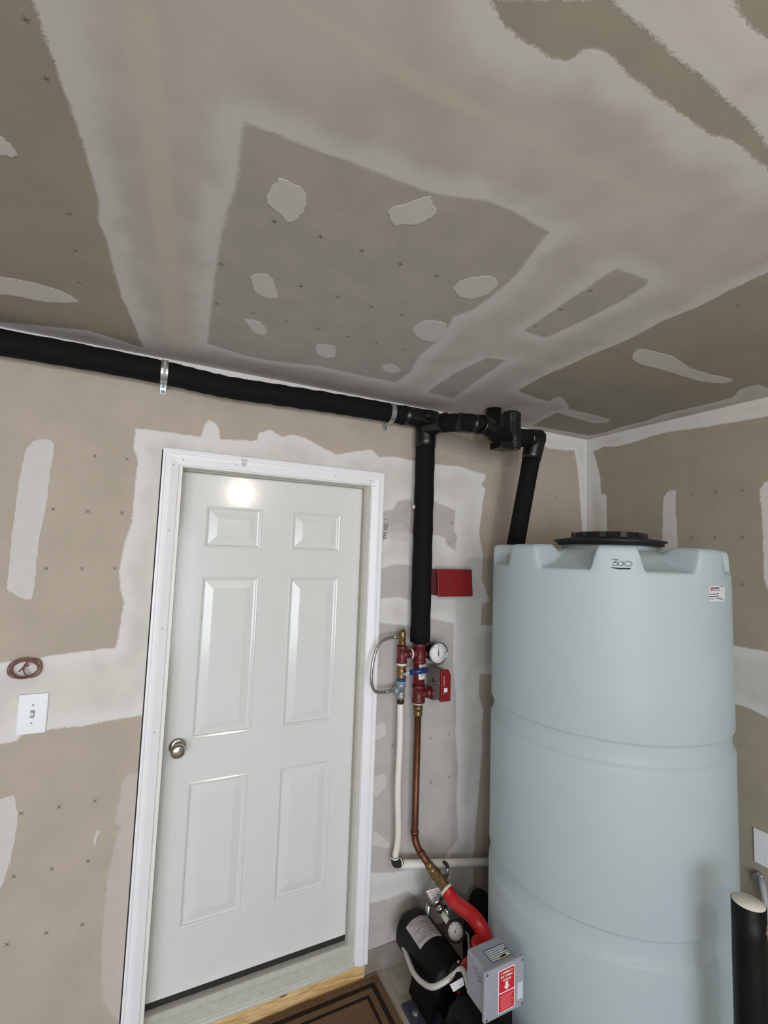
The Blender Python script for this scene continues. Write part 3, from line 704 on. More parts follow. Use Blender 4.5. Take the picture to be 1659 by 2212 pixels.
for i in range(25):
    a = math.radians(225 - i * 270 / 24); l0 = .030 if i % 4 else .027
    u = V((math.cos(a), 0, math.sin(a))); nrm = V((-math.sin(a), 0, math.cos(a))) * .0005
    c = V((gx, yd_, gz)); pr_.add([c + u * l0 - nrm, c + u * .034 - nrm, c + u * .034 + nrm, c + u * l0 + nrm], [(0, 1, 2, 3)])
for i, t in enumerate(('0', '50', '100', '150', '200', '250', '300')):
    a = math.radians(225 - i * 45)
    text_on(pr_, t, (gx + .0395 * math.cos(a), yd_, gz + .0395 * math.sin(a)), (1, 0, 0), (0, 0, 1), .0075)
text_on(pr_, 'PSI', (gx, yd_, gz - .016), (1, 0, 0), (0, 0, 1), .007)
pr_.build('dial_print', mat('grey_print', (130, 126, 126), .7), gg)
nd = MB(); a = math.radians(91); u = V((math.cos(a), 0, math.sin(a))); s2 = V((-u.z, 0, u.x)); c = V((gx, -.1070, gz))
nd.prism([c - u * .012 - s2 * .0022, c - u * .012 + s2 * .0022, c + s2 * .0018, c + u * .032, c - s2 * .0018], (0, -1, 0), .0008)
nd.lathe((gx, -.1066, gz), (0, -1, 0), [(.0032, 0), (.0032, .0024), (0, .003)], 16); nd.build('needle', M_PRT, gg)
# flow switch: grey body with red front cover
fy0, fy1, fyc = -.030, -.108, -.150
fx0 = float(at(953, 1480, y=fyc)[0]); fx1 = float(at(973.5, 1480, y=fyc)[0]); fz0 = float(at(955, 1517, y=fyc)[2]); fz1 = float(at(955, 1448, y=fyc)[2])
fs_ = MB(); fs_.prism([(fx0 + .001, fy0, fz0 + .002), (fx1, fy0, fz0 + .002), (fx1, fy0, fz1 - .03), (fx1 - .014, fy0, fz1 - .004), (fx0 + .001, fy0, fz1 - .004)], (0, -1, 0), fy0 - fyc - .014)
fb = fs_.build('flow_switch_body', M_SGREY, sr, bevel=.002)
fs_ = MB(); fs_.prism([(fx0, fyc + .014, fz0), (fx1 + .0015, fyc + .014, fz0), (fx1 + .0015, fyc + .014, fz1 - .026), (fx1 - .012, fyc + .014, fz1), (fx0, fyc + .014, fz1)], (0, -1, 0), .014)
fc = fs_.build('flow_switch_cover', M_REDP, sr, bevel=.0025)
MB().lathe((fx0 - .002, -.086, zb + .062), (-1, 0, 0), [(.008, -.002), (.008, .001), (.005, .002), (0, .002)], 16).build('knockout', mat('dark_red_plug', (70, 20, 20), .6), fb)
for dy, dz in ((-.10, .072), (-.128, .060)): MB().lathe((fx0, dy, zb + dz), (-1, 0, 0), [(.0035, -.002), (.0035, .002), (0, .003)], 10).build('screw', M_ZINC, fb)
st = MB(); cz = fz0 + (fz1 - fz0) * .36
st.box((fx0 + .016, fyc - .0008, cz - .009), (fx0 + .034, fyc + .001, cz + .010)); st.build('white_sticker', M_PAPER, fc)
pn = MB()
for k in range(9): pn.box((fx0 + .013, fyc - .0006, fz0 + (fz1 - fz0) * (.50 + k * .033)), (fx0 + .0165 + .001 * (k % 3), fyc + .001, fz0 + (fz1 - fz0) * (.50 + k * .033) + .0035))
pn.lathe((fx0 + .016, fyc + .0005, fz0 + .037), (0, -1, 0), [(.0035, 0), (.0035, .001), (0, .001)], 12)
pn.build('cover_print', mat('pink_print', (216, 150, 150), .6), fc)['kind'] = 'stuff'
MB().lathe((RX + .058, YR, zb), (1, 0, 0), [(.019, 0), (.028, .001), (.029, .004), (.029, .026), (.025, .030), (.025, .034)], 10, smooth=False).build('paddle_fitting', M_RED, sr)
MB().lathe((RX + .086, YR - .005, zb), (1, 0, 0), [(.030, 0), (.034, .002), (.034, fx0 - RX - .086 + .004)], 24).build('flow_switch_collar', M_SGREY, sr)
# drain leg: reducer, tee, ball valve, union
Zd = lambda py: float(at(867.5, py, y=YR)[2])
MB().lathe((RX - .043, YR, zt), (-1, 0, 0), [(.0235, 0), (.0235, .007), (.0175, .008), (.0175, RX - .04 - DX - .02)], 22).build('seal_ring', M_WHITE, sr)
tee('drain_tee', DX, Zd(1432), Zd(1395), .0215, [(1, zt, RX - DX - .044, .019)], M_RED, sr)
MB().lathe((DX, YR, Zd(1395)), (0, 0, 1), [(.014, -.002), (.014, .004), (.017, .006), (.017, .014), (.013, .017), (.013, .022), (.015, .024), (.016, .062), (.014, .066), (.010, .068), (.010, .074), (0, .074)], 22).build('relief_valve', M_BRASS, sr)
MB().lathe((DX, YR, Zd(1375)), (-1, 0, 0), [(.012, 0), (.013, .016), (.010, .018), (.010, .026)], 8, smooth=False).build('relief_outlet', M_BRASS, sr)
MB().tube([(DX + .011 * math.cos(t), YR, Zd(1361) + .010 * math.sin(t)) for t in [pi * i / 8 for i in range(9)]], .0016, 8).build('test_ring', M_ZINC, sr)
vcyl('seal_ring', DX, Zd(1437), Zd(1432), .022, M_WHITE, sr)
bv = MB().lathe((DX, YR, Zd(1465)), (0, 0, 1), [(.019, 0), (.021, .002), (.021, .012), (.017, .016), (.022, .028), (.022, .036), (.017, .046), (.020, .050), (.020, Zd(1437) - Zd(1465))], 22).build('drain_valve', M_BRASS, sr)
hz = Zd(1453); hp0 = V(at(874, 1454, y=-.095)); hp1 = V(at(923, 1447, y=-.118))
MB().lathe((DX, YR, hz), (0, -1, 0), [(.010, .01), (.010, .026), (.007, .027), (.007, .036), (0, .037)], 10).build('valve_stem', M_ZINC, bv)
hd = (hp1 - hp0).normalized(); hn = hd.cross(V((0, 0, 1))).normalized(); hu = hn.cross(hd)
lv = MB(); a, b = V((DX, -.095, hz)), hp0 + hd * .03
lv.prism([a - hu * .008, b - hu * .006, b + hu * .006, a + hu * .008], hn, .0025); lv.build('lever', M_ZINC, bv)
lv = MB(); a, b = hp0 + hd * .022 - hn * .002, hp1
lv.prism([a - hu * .011, b - hu * .013, b + hd * .004, b + hu * .013, a + hu * .011], hn, .009); lg_ = lv.build('lever_grip', M_BLUE, bv, bevel=.002)
pg = MB(); text_on(pg, 'FNW', (hp0 + hp1) / 2 + hd * .012 - hn * .0002, hd, hu, .010, off=.0); 
nn = hd.cross(hu)
pg.v = [tuple(V(v_) + (hn * -.0006 if hn.y > 0 else hn * .0096)) for v_ in pg.v]
pg.build('grip_lettering', mat('pale_blue_print', (150, 170, 220), .6), lg_)
vcyl('blue_ring', DX, Zd(1471), Zd(1465), .0205, mat('blue_band', (30, 60, 120), .5), sr)
vcyl('blue_ring', DX, Zd(1474), Zd(1471), .0205, mat('light_blue_tape', (120, 170, 210), .5), sr)
un = MB().lathe((DX, YR, Zd(1507)), (0, 0, 1), [(.0195, 0), (.021, .002), (.021, .012), (.0175, .016), (.0175, .046), (.021, .050), (.021, Zd(1474) - Zd(1507))], 22)
un.lathe((DX, YR, Zd(1490)), (-1, 0, 0), [(.019, 0), (.016, .018), (.018, .020), (.018, .034), (.012, .036)], 22); un.build('galvanised_tee', mat('galvanised_cast', (150, 158, 164), .45, metal=.5, var=.08), sr)
MB().lathe((DX - .034, YR, Zd(1490)), (-1, 0, 0), [(.013, 0), (.013, .010), (.008, .012), (.008, .024)], 6, smooth=False).build('hose_nut', M_ZINC, sr)
vcyl('threaded_nipple', DX, Zd(1513), Zd(1507), .015, M_BRASS, sr)
# braided bypass hose
hs = [V((DX - .022, YR, Zd(1375))), V(at(838, 1378, y=-.066)), V(at(818, 1392, y=-.074)), V(at(806.5, 1425, y=-.08)), V(at(802, 1465, y=-.08)), V(at(805, 1485, y=-.076)), V(at(812, 1494, y=-.074)), V(at(826, 1495, y=-.068)), V((DX - .05, YR, Zd(1490)))]
hsm = smooth_path(hs, 8)
MB().tube(hsm, .0068, 14).build('braided_hose', M_STEEL, sr)
MB().tube(hsm[:5], .0085, 12).build('hose_ferrule', M_ZINC, sr); MB().tube(hsm[-6:], .0085, 12).build('hose_ferrule', M_ZINC, sr)
# copper down to the valve, 45 degree out
KE = np.array([RX, YR, float(at(905, 1820, y=YR)[2])])
VD = V((.297, -.81, -.508)).normalized()
kend = V(KE) + VD * .105
cpth = fillet([(RX, YR, zr(1544)), KE, kend], .05, 8)
MB().tube(cpth, .0155, 22).build('copper_pipe', M_COPPER, sr)
for a, d_ in ((V(KE) + V((0, 0, .050)), V((0, 0, 1))), (V(KE) + VD * .048, VD)):
    MB().lathe(a - d_ * .008, d_, [(.016, 0), (.0185, .001), (.0185, .016), (.016, .017)], 20).build('solder_joint', M_COPPER, sr)
p0 = kend - VD * .012
MB().lathe(p0, VD, [(.017, 0), (.0195, .002), (.0195, .018), (.018, .020), (.0215, .026), (.0215, .040), (.019, .042)], 20).build('brass_coupling', M_BRASS, sr)
p1 = p0 + VD * .040
MB().lathe(p1, VD, [(.022, 0), (.024, .002), (.024, .018), (.021, .022), (.026, .034), (.026, .044), (.021, .054), (.023, .058), (.023, .078), (.020, .080)], 8, smooth=False).build('ball_valve', M_BRASS, sr)
side = V((.75, .25, .2)); side = (side - VD * side.dot(VD)).normalized(); pv = p1 + VD * .040
MB().lathe(pv, side, [(.011, .015), (.011, .035), (.006, .036), (.006, .048), (0, .048)], 10).build('valve_stem', M_BRASS, sr)
la = pv + side * .042; lbv = V(at(958, 1862, y=la.y + .01)); ld = (lbv - la)
MB().tube([la, la + ld * .35 + side * .012, la + ld * .5 + side * .014], [.006, .006, .0055], 8).build('lever', M_ZINC, sr)
MB().tube([la + ld * .42 + side * .014, la + ld * .7 + side * .012, lbv], [.008, .0085, .007], 10).build('lever_grip', M_DARK, sr)
PVALVE = p1 + VD * .078

# ------------------------------------------------------------------ ivory drain pipe
dr = empty('drain_pipe', (DX, YR, 0), 'ivory plastic drain pipe dropping beside the door then turning along the wall to the tank', 'pipe')
ze = float(at(853, 1867, y=-.05)[2])
xe = float(at(853, 1867, y=-.05)[0])
MB().tube(smooth_path([(DX, YR, Zd(1518)), (DX, YR - .006, Zd(1600)), (DX - .004, YR - .008, Zd(1700)), (xe + .006, YR, Zd(1800)), (xe, -.050, ze + .03)], 6), .0145, 20).build('vertical_pipe', M_CPVC, dr)
vcyl('black_bushing', DX, Zd(1519), Zd(1512), .0165, M_DARK, dr)
MB().tube(fillet([(xe, -.05, ze + .034), (xe, -.05, ze), (xe + .036, -.05, ze)], .016, 5), .0172, 18).build('pipe_elbow', M_DARK, dr)
for a, d_ in (((xe, -.05, ze + .026), (0, 0, 1)), ((xe + .026, -.05, ze), (1, 0, 0))):
    MB().lathe(a, d_, [(.0175, 0), (.0185, .001), (.0185, .006), (.0175, .007)], 18).build('elbow_ring', M_CPVC, dr)
zsl = (float(at(1050, 1862, y=-.05)[2]) - ze) / (float(at(1050, 1862, y=-.05)[0]) - xe)
MB().tube([(xe + .03, -.05, ze + .03 * zsl), (xe + .4, -.05, ze + .4 * zsl), (1.95, -.05, ze + (1.95 - xe) * zsl)], .0175, 20).build('horizontal_pipe', M_CPVC, dr)

# ------------------------------------------------------------------ red spare head cabinet
yb = -.075
bx0, bx1 = float(at(948, 1260, y=yb)[0]), float(at(1022, 1260, y=yb)[0]); bz1, bz0 = float(at(980, 1230, y=yb)[2]), float(at(980, 1289, y=yb)[2])
rb = empty('red_wall_box', ((bx0 + bx1) / 2, 0, (bz0 + bz1) / 2), 'small red metal cabinet on the wall right of the black riser', 'box')
b = MB(); b.add([(bx0 + .004, 0, bz0 + .004), (bx1 - .004, 0, bz0 + .004), (bx1 - .004, 0, bz1 - .002), (bx0 + .004, 0, bz1 - .002),
                 (bx0 + .004, yb + .012, bz0 + .004), (bx1 - .004, yb + .012, bz0 + .004), (bx1 - .004, yb + .02, bz1 - .002), (bx0 + .004, yb + .02, bz1 - .002)],
                [(0, 1, 2, 3), (4, 7, 6, 5), (0, 4, 5, 1), (1, 5, 6, 2), (2, 6, 7, 3), (3, 7, 4, 0)])
M_RBOX = mat('red_gloss_box', (128, 22, 26), .4, var=.04, scale=30); M_RIN = mat('dark_red_side', (122, 34, 40), .5, var=.04)
b.build('box_body', M_RIN, rb, bevel=.0015)
b = MB(); b.add([(bx0, yb, bz0), (bx1, yb, bz0), (bx1 - .002, yb + .010, bz1), (bx0, yb + .010, bz1), (bx0, yb + .006, bz0), (bx1, yb + .006, bz0), (bx1 - .002, yb + .018, bz1), (bx0, yb + .018, bz1)],
                 [(0, 1, 2, 3), (4, 7, 6, 5), (0, 4, 5, 1), (1, 5, 6, 2), (2, 6, 7, 3), (3, 7, 4, 0)])
b.build('box_lid', M_RBOX, rb, bevel=.0015)

# ------------------------------------------------------------------ water tank
TX, TY, TR_ = 1.72, -.61, .445
M_TANK = mat('polyethylene_tank', (200, 213, 219), .42, var=.02, scale=4, bump=.12, bscale=40, spec=.4)
def milky(m, f):
    nt = m.node_tree; b = nt.nodes['Principled BSDF']; o = [n for n in nt.nodes if n.type == 'OUTPUT_MATERIAL'][0]
    t = nt.nodes.new('ShaderNodeBsdfTranslucent'); t.inputs[0].default_value = (.77, .85, .86, 1)
    mx = nt.nodes.new('ShaderNodeMixShader'); mx.inputs[0].default_value = f
    nt.links.new(b.outputs[0], mx.inputs[1]); nt.links.new(t.outputs[0], mx.inputs[2]); nt.links.new(mx.outputs[0], o.inputs[0])
milky(M_TANK, .38)
tk = empty('water_tank', (TX, TY, 0), 'tall pale translucent plastic water tank in the corner, marked 300', 'tank')
NT = 360
def lugf(th, r=TR_):
    best = 0
    for k in range(8):
        c = math.radians(-134.5 + 45 * k)
        d = abs((th - c + pi) % (2 * pi) - pi)
        best = max(best, min(1, max(0, (math.radians(11.5) - d) / math.radians(4.0))))
    return best * best * (3 - 2 * best)
rings = []
def groove(zc):
    return [(TR_, zc + .044), (TR_ - .0015, zc + .039), (TR_ - .009, zc + .034), (TR_ - .0105, zc + .029), (TR_ - .0105, zc - .027), (TR_ - .009, zc - .032), (TR_ + .0005, zc - .040), (TR_ + .0010, zc - .047)]
side_p = [(0.0, .0), (TR_ - .03, .0), (TR_ - .008, .008), (TR_, .03)]
sp_ = []
for zc in (1.222, .636): sp_ += groove(zc)
body = sorted(sp_, key=lambda q: q[1])
side_p += [(TR_, .15)] + body + [(TR_, 1.40), (TR_, 1.60), (TR_, 1.75), (TR_ - .001, 1.800)]
top_p = [(.4435, 1.806, 1.880), (.441, 1.812, 1.890), (.434, 1.816, 1.897), (.420, 1.818, 1.900), (.380, 1.826, 1.902), (.340, 1.842, 1.902), (.325, 1.850, 1.898), (.300, 1.866, 1.878), (.260, 1.882, 1.884), (.215, 1.890, 1.890), (0, 1.890, 1.890)]
vs = []; fs = []
ths = [2 * pi * k / NT for k in range(NT)]
LF = [lugf(t) for t in ths]
for r, zz in side_p: vs += [(TX + r * math.cos(t), TY + r * math.sin(t), zz) for t in ths]
for r, zl, zh in top_p: vs += [(TX + r * math.cos(t), TY + r * math.sin(t), zl + (zh - zl) * L) for t, L in zip(ths, LF)]
nr = len(side_p) + len(top_p)
for i in range(nr - 1):
    for k in range(NT):
        l = (k + 1) % NT; fs.append((i * NT + k, i * NT + l, (i + 1) * NT + l, (i + 1) * NT + k))
tb = MB().add(vs, fs, True).build('tank_body', M_TANK, tk)
M_LID = mat('black_polymer', (30, 30, 32), .5, var=.1, scale=20, bump=.2, bscale=150)
LX, LY = TX + .02, TY - .02
MB().lathe((LX, LY, 1.880), (0, 0, 1), [(.185, 0), (.185, .032)], 48).build('tank_neck', M_TANK, tk)
ld_ = MB().lathe((LX, LY, 1.905), (0, 0, 1), [(.205, .004), (.205, .016), (.215, .018), (.217, .022), (.214, .026), (.16, .034), (.145, .038), (.140, .052), (.132, .058), (.118, .060), (.112, .054), (0, .054)], 64).build('tank_lid', M_LID, tk)
for k in range(12):
    t = 2 * pi * k / 12
    MB().box((-.012, -.004, -.006), (.012, .004, .006), rot=None).add([], []) if False else None
    rb_ = MB().box((.138, -.012, .036), (.147, .012, .057)); rb_.v = [(LX + x * math.cos(t) - y * math.sin(t), LY + x * math.sin(t) + y * math.cos(t), 1.905 + z_) for x, y, z_ in rb_.v]
    rb_.build('lid_grip', M_LID, ld_)
vt = MB().lathe((1.44, -.60, 1.895), (0, 0, 1), [(.012, 0), (.012, .012), (.007, .014), (.007, .020), (0, .021)], 10); vt.build('vent_bolt', M_ZINC, tk)
def oncyl(px, py, r):
    d = ray(px, py); o = CAM[:2] - np.array([TX, TY]); a = d[0] ** 2 + d[1] ** 2; b = 2 * (o @ d[:2]); c = o @ o - r * r
    t = (-b - math.sqrt(max(b * b - 4 * a * c, 0))) / (2 * a); return CAM + d * t
# hand-marked 300 on the lug
M_MARK = mat('marker_ink', (92, 92, 92), .7, var=.15, scale=120); M_MARKB = mat('marker_ink_dark', (34, 36, 36), .7, var=.15, scale=120)
c300 = lambda q: [tuple(oncyl(1290 + x / 16.59, 1190 + y / 16.59, TR_ - .0002)) for x, y in q]
mk = MB()
for q in [[(520, 310), (640, 300), (740, 310)], [(740, 310), (690, 350), (620, 400), (590, 430), (690, 410), (740, 450), (700, 520), (620, 530), (550, 490)],
          [(900, 380), (800, 400), (750, 460), (780, 510), (880, 520), (930, 470), (930, 400), (870, 370)],
          [(1000, 430), (960, 490), (1080, 540), (1200, 530), (1255, 470), (1200, 400), (1100, 370), (1000, 420)]]: mk.tube(c300(smooth_path([(x, y, 0) for x, y in q], 4) and [(p.x, p.y) for p in smooth_path([(x, y, 0) for x, y in q], 4)]), .0011, 5)
mk.build('tank_marking', M_MARK, tk)
mk = MB()
for q in [[(490, 592), (740, 620), (1200, 628)], [(520, 600), (800, 650), (1170, 655)], [(500, 596), (760, 636), (1190, 640)]]: mk.tube(c300(q), .0013, 5)
mk.build('tank_underline', M_MARKB, tk)
# maker label low on the right shoulder
def cpatch(x0, y0, x1, y1, r, n=6, name='tank_label', m=None, par=None):
    p = MB(); vs = []
    for yy in (y0, y1):
        for i in range(n + 1):
            vs.append(oncyl(x0 + (x1 - x0) * i / n, yy, r))
    p.add(vs, [(i, i + 1, n + 2 + i, n + 1 + i) for i in range(n)], True)
    return p.build(name, m, par)
lbl = cpatch(1532, 1265, 1566, 1299, TR_ + .0008, m=mat('tank_sticker', (206, 208, 210), .5), par=tk)
k_ = 23.7
for (a0, b0, a1, b1), mm in [((540, 450, 920, 515), mat('navy_print', (58, 52, 78), .6)), ((480, 430, 600, 640), mat('red_print', (190, 110, 125), .6)), ((600, 560, 960, 620), mat('red_grey_print', (150, 128, 134), .6)), ((970, 375, 1180, 400), M_MARKB),
                             ((430, 780, 760, 815), M_MARKB), ((790, 740, 900, 800), M_MARK), ((420, 905, 730, 940), M_MARKB), ((770, 865, 880, 925), M_MARK), ((420, 1025, 650, 1055), M_MARK), ((740, 980, 1060, 1020), M_MARK), ((930, 1060, 1130, 1085), M_MARKB)]:
    cpatch(1515 + a0 / k_, 1250 + b0 / k_, 1515 + a1 / k_, 1250 + b1 / k_, TR_ + .0014, 3, 'label_print', mm, lbl)
# suction hose at the foot, behind the red pipe
hsx = at(1040, 1985, y=-.16)
so = empty('suction_hose', (hsx[0], -.16, 0), 'black rubber suction hose between the tank and the wall', 'hose')
MB().tube(smooth_path([(1.50, -.13, .0), (1.50, -.14, .10), (1.49, -.15, .24), (1.43, -.19, .30), (1.34, -.27, .24), (1.27, -.375, .22)], 7), .040, 22).build('hose_bend', M_FOAM, so)
MB().lathe((1.50, -.13, .0), (0, 0, 1), [(.055, 0), (.055, .03), (.047, .035), (.047, .06)], 22).build('hose_collar', M_DARK, so)

# ------------------------------------------------------------------ fire pump with motor
M_MOT = mat('motor_black', (8, 8, 10), .5, var=.2, scale=30, bump=.2, bscale=120, spec=.2)
M_IRON = mat('black_iron', (9, 9, 11), .5, var=.3, scale=30, bump=.4, bscale=70, spec=.2)
M_FRED = mat('fire_red', (196, 28, 34), .3, var=.06, scale=20)
M_BASE = mat('blue_grey_steel', (58, 62, 74), .55, var=.1, scale=25)
pu = empty('fire_pump', (1.18, -.36, 0), 'black electric motor and red pump casting on the floor beside the tank', 'pump')
MB().box((1.048, -.95, 0), (1.265, -.190, .016)).build('base_plate', M_BASE, pu, bevel=.003)
for bx_, by_ in ((1.080, -.25), (1.080, -.60)):
    MB().lathe((bx_, by_, .016), (0, 0, 1), [(.016, 0), (.016, .003), (.011, .003), (.011, .013), (0, .014)], 6, smooth=False).build('anchor_bolt', M_ZINC, pu)
MXC, MZC, MR = 1.150, .205, .085
mo = MB().lathe((MXC, -.055, MZC), (0, -1, 0), [(0, 0), (.030, .002), (.062, .014), (.078, .034), (.080, .040), (MR, .044), (MR, .30), (.081, .305), (.081, .318), (.070, .335), (.03, .345)], 44).build('motor_shell', M_MOT, pu)
npv = []; n_ = 10
for yy in (-.145, -.265):
    for i in range(n_ + 1):
        a = math.radians(62 + 76 * i / n_); npv.append((MXC + (MR + .0008) * math.cos(a), yy, MZC + (MR + .0008) * math.sin(a)))
npl = MB().add(npv, [(i, i + 1, n_ + 2 + i, n_ + 1 + i) for i in range(n_)], True).build('nameplate', mat('worn_nameplate', (190, 186, 188), .45, scale=40, rgb2=(150, 146, 150)), mo)
pp = MB()
for k in range(7):
    a0, a1 = math.radians(66), math.radians(130 - 9 * (k % 3)); yy = -.155 - k * .015
    vs_ = [(MXC + (MR + .0014) * math.cos(a0 + (a1 - a0) * i / 8), yy - w_, MZC + (MR + .0014) * math.sin(a0 + (a1 - a0) * i / 8)) for w_ in (0, .003) for i in range(9)]
    pp.add(vs_, [(i, i + 1, 10 + i, 9 + i) for i in range(8)])
pp.build('nameplate_print', mat('grey_print', (130, 126, 126), .7), npl)
for s in (-1, 1):
    MB().prism([(MXC + s * .02, -.16, .13), (MXC + s * .050, -.16, .016), (MXC + s * .02, -.16, .016), (MXC, -.16, .11)], (0, -1, 0), .16).build('motor_foot', M_IRON, pu)
# metallic conduit feeding the motor
cq = [at(866, 2030, y=-.10), at(878, 2062, y=-.20), at(893, 2100, y=-.30), at(912, 2122, y=-.37), at(935, 2132, y=-.43), at(965, 2118, y=-.46), at(992, 2095, y=-.47), at(1003, 2100, y=-.50), at(1012, 2130, y=-.56)]
MB().tube(smooth_path(cq, 8), .0095, 12).build('flexible_cable', mat('metal_clad_cable', (186, 184, 178), .45, metal=.3, scale=300, rgb2=(212, 210, 202), bump=.6, bscale=500), pu)
MB().tube([cq[0] + np.array([.01, .02, .012]), cq[0], cq[0] + (cq[1] - cq[0]) * .25], [.016, .016, .011], 14).build('cable_connector', M_ZINC, pu)
# pump: red volute, discharge pipe, black body under the control box
PT = V((1.279, -.415, .345))
PD = [PVALVE - VD * .004, PVALVE + VD * .05, V((1.262, -.372, .408)), V((1.279, -.415, .375)), PT]
pdp = smooth_path(PD, 8)
MB().tube(pdp, [.026 + .006 * i / len(pdp) for i in range(len(pdp))], 26).build('discharge_pipe', M_FRED, pu)
MB().tube([PVALVE - VD * .006, PVALVE + VD * .004], .0285, 24).build('sealant_ring', M_WHITE, pu)
vo = MB(); vo.lathe((1.232, -.408, .235), (0, -1, 0), [(.05, 0), (.075, .003), (.084, .010), (.084, .022), (.074, .028), (.074, .062), (.065, .070), (.05, .075)], 40)
vo.lathe((PT.x - .008, PT.y - .004, .25), (0, 0, 1), [(.036, 0), (.034, .06), (.033, .075), (.040, .078), (.040, .092), (.034, .096)], 26)
vo.build('volute', M_FRED, pu)
for k in range(6):
    t = 2 * pi * k / 6 + .3
    MB().lathe((1.232 + .078 * math.cos(t), -.405, .235 + .078 * math.sin(t)), (0, -1, 0), [(.007, -.004), (.007, .004)], 6, smooth=False).build('flange_bolt', M_ZINC, pu)
bd = MB(); bd.lathe((1.155, -.486, .175), (0, -1, 0), [(.07, 0), (.100, .006), (.104, .02), (.104, .05), (.095, .06), (.095, .30), (.088, .33), (.05, .36)], 40); pb = bd.build('pump_body', M_IRON, pu)
for k in range(7):
    MB().box((1.058 - .006, -.56 - k * .03, .12), (1.058 + .02, -.553 - k * .03, .235)).build('cooling_fin', M_IRON, pb)
MB().prism([(1.07, -.50, .016), (1.235, -.50, .016), (1.21, -.50, .09), (1.10, -.50, .09)], (0, -1, 0), .30).build('pump_foot', M_IRON, pu)
MB().box((1.105, -.67, .27), (1.205, -.575, .352)).build('box_bracket', M_IRON, pu, bevel=.003)
tagp = [at(972, 2128, y=-.50), at(1000, 2112, y=-.50), at(1003, 2128, y=-.50), at(980, 2143, y=-.50)]
MB().prism(tagp, (0, 1, .2), .002).build('paper_tag', M_PAPER, pu)
# motor terminal hump seen in front of the red casting
MB().lathe((1.128, -.455, .30), (.25, -1, -.1), [(.0, -.02), (.026, -.018), (.032, -.005), (.032, .035), (.026, .04), (0, .04)], 24).build('terminal_housing', M_IRON, pu)

# ------------------------------------------------------------------ control box on the pump
M_CBOX = mat('light_grey_enamel', (150, 152, 162), .45, var=.04, scale=60, bump=.15, bscale=300)
X0, X1, Y0, Y1, Z0, Z1 = 1.078, 1.222, -.676, -.578, .352, .494
cb_ = empty('control_box', ((X0 + X1) / 2, (Y0 + Y1) / 2, Z0), 'grey electrical control box with a red warning sticker, mounted on the pump', 'electrical box')
MB().box((X0, Y0, Z0), (X1, Y1, Z1)).build('box_body', M_CBOX, cb_, bevel=.008, seg=3)
CXa, CXb, CZa, CZb, CYf = X0 - .009, X1 + .014, Z0 - .006, Z1 + .006, Y0 - .014
cv = MB().box((CXa, CYf, CZa), (CXb, Y0, CZb)).build('box_cover', M_CBOX, cb_, bevel=.004, seg=3)
for sx in (CXa + .009, CXb - .009):
    for sz in (CZa + .009, CZb - .009): MB().lathe((sx, CYf + .001, sz), (0, -1, 0), [(.0042, 0), (.0042, .002), (.002, .003), (0, .003)], 12).build('screw', mat('dull_screw', (96, 98, 106), .5, metal=.5), cv)
for dy, dz in ((.035, -.028), (.018, -.040)): MB().lathe((X0, Y0 + dy, Z1 + dz), (-1, 0, 0), [(.006, -.002), (.006, .003), (.003, .004), (.003, .010), (0, .010)], 8, smooth=False).build('side_screw', M_ZINC, cb_)
# nameplate on the lid
npx0, npx1, npy0, npy1 = X0 + .042, X1 - .012, Y0 + .012, Y1 - .034
npt = MB().box((npx0, npy0, Z1 - .0002), (npx1, npy1, Z1 + .0008)).build('rating_plate', mat('teal_plate', (86, 108, 120), .4, metal=.2), cb_)
pl = MB()
for k in range(6):
    yy = npy1 - .005 - k * (npy1 - npy0 - .006) / 6
    pl.box((npx0 + .004, yy - .0042, Z1 + .0006), (npx1 - .004 - .012 * (k == 2), yy, Z1 + .0011))
pl.build('plate_fields', mat('plate_white', (206, 214, 216), .5), npt)
pl = MB()
for k in range(4):
    pl.box((npx0 + .025 + .008 * k, npy0 + .003 + .003 * (k % 2), Z1 + .0010), (npx0 + .040 + .013 * k, npy0 + .009 + .002 * k, Z1 + .0014))
pl.build('old_tape', mat('yellowed_tape', (214, 206, 164), .6), npt)
# red sticker
sx0, sx1 = CXa + (CXb - CXa) * .33, CXa + (CXb - CXa) * .75
SZt, SZm, SZb = CZb - .012, CZb - .083, CZa + .012
M_SRED = mat('sticker_red', (196, 24, 40), .4, var=.02); M_PINK = mat('sticker_pink', (226, 110, 120), .45)
stk = MB().box((sx0, CYf - .0006, SZb), (sx1, CYf + .001, SZt)).build('warning_sticker', M_PAPER, cv, label='red and white warning sticker')
MB().box((sx0 + .003, CYf - .0010, SZm + .002), (sx1 - .003, CYf, SZt - .003)).build('red_field', M_SRED, stk)
MB().box((sx0 + .003, CYf - .0010, SZb + .003), (sx1 - .003, CYf, SZm - .002)).build('red_field', M_SRED, stk)
tx = MB(); cx_ = (sx0 + sx1) / 2
for k, t in enumerate(('CONNECT', 'INCOMING', 'POWER')): text_on(tx, t, (cx_, CYf - .0012, SZt - .011 - k * .0115), (1, 0, 0), (0, 0, 1), .0100)
for dx in (.0006, -.0006):
    for k, t in enumerate(('CONNECT', 'INCOMING', 'POWER')): text_on(tx, t, (cx_ + dx, CYf - .00125 - abs(dx) * .01, SZt - .011 - k * .0115), (1, 0, 0), (0, 0, 1), .0100)
az = SZt - .040
tx.prism([(cx_ - .006, CYf - .0011, az), (cx_ - .006, CYf - .0011, az - .014), (cx_ - .013, CYf - .0011, az - .014), (cx_, CYf - .0011, az - .026), (cx_ + .013, CYf - .0011, az - .014), (cx_ + .006, CYf - .0011, az - .014), (cx_ + .006, CYf - .0011, az)], (0, -1, 0), .0004)
tx.build('sticker_lettering', M_PAPER, stk)
tx = MB()
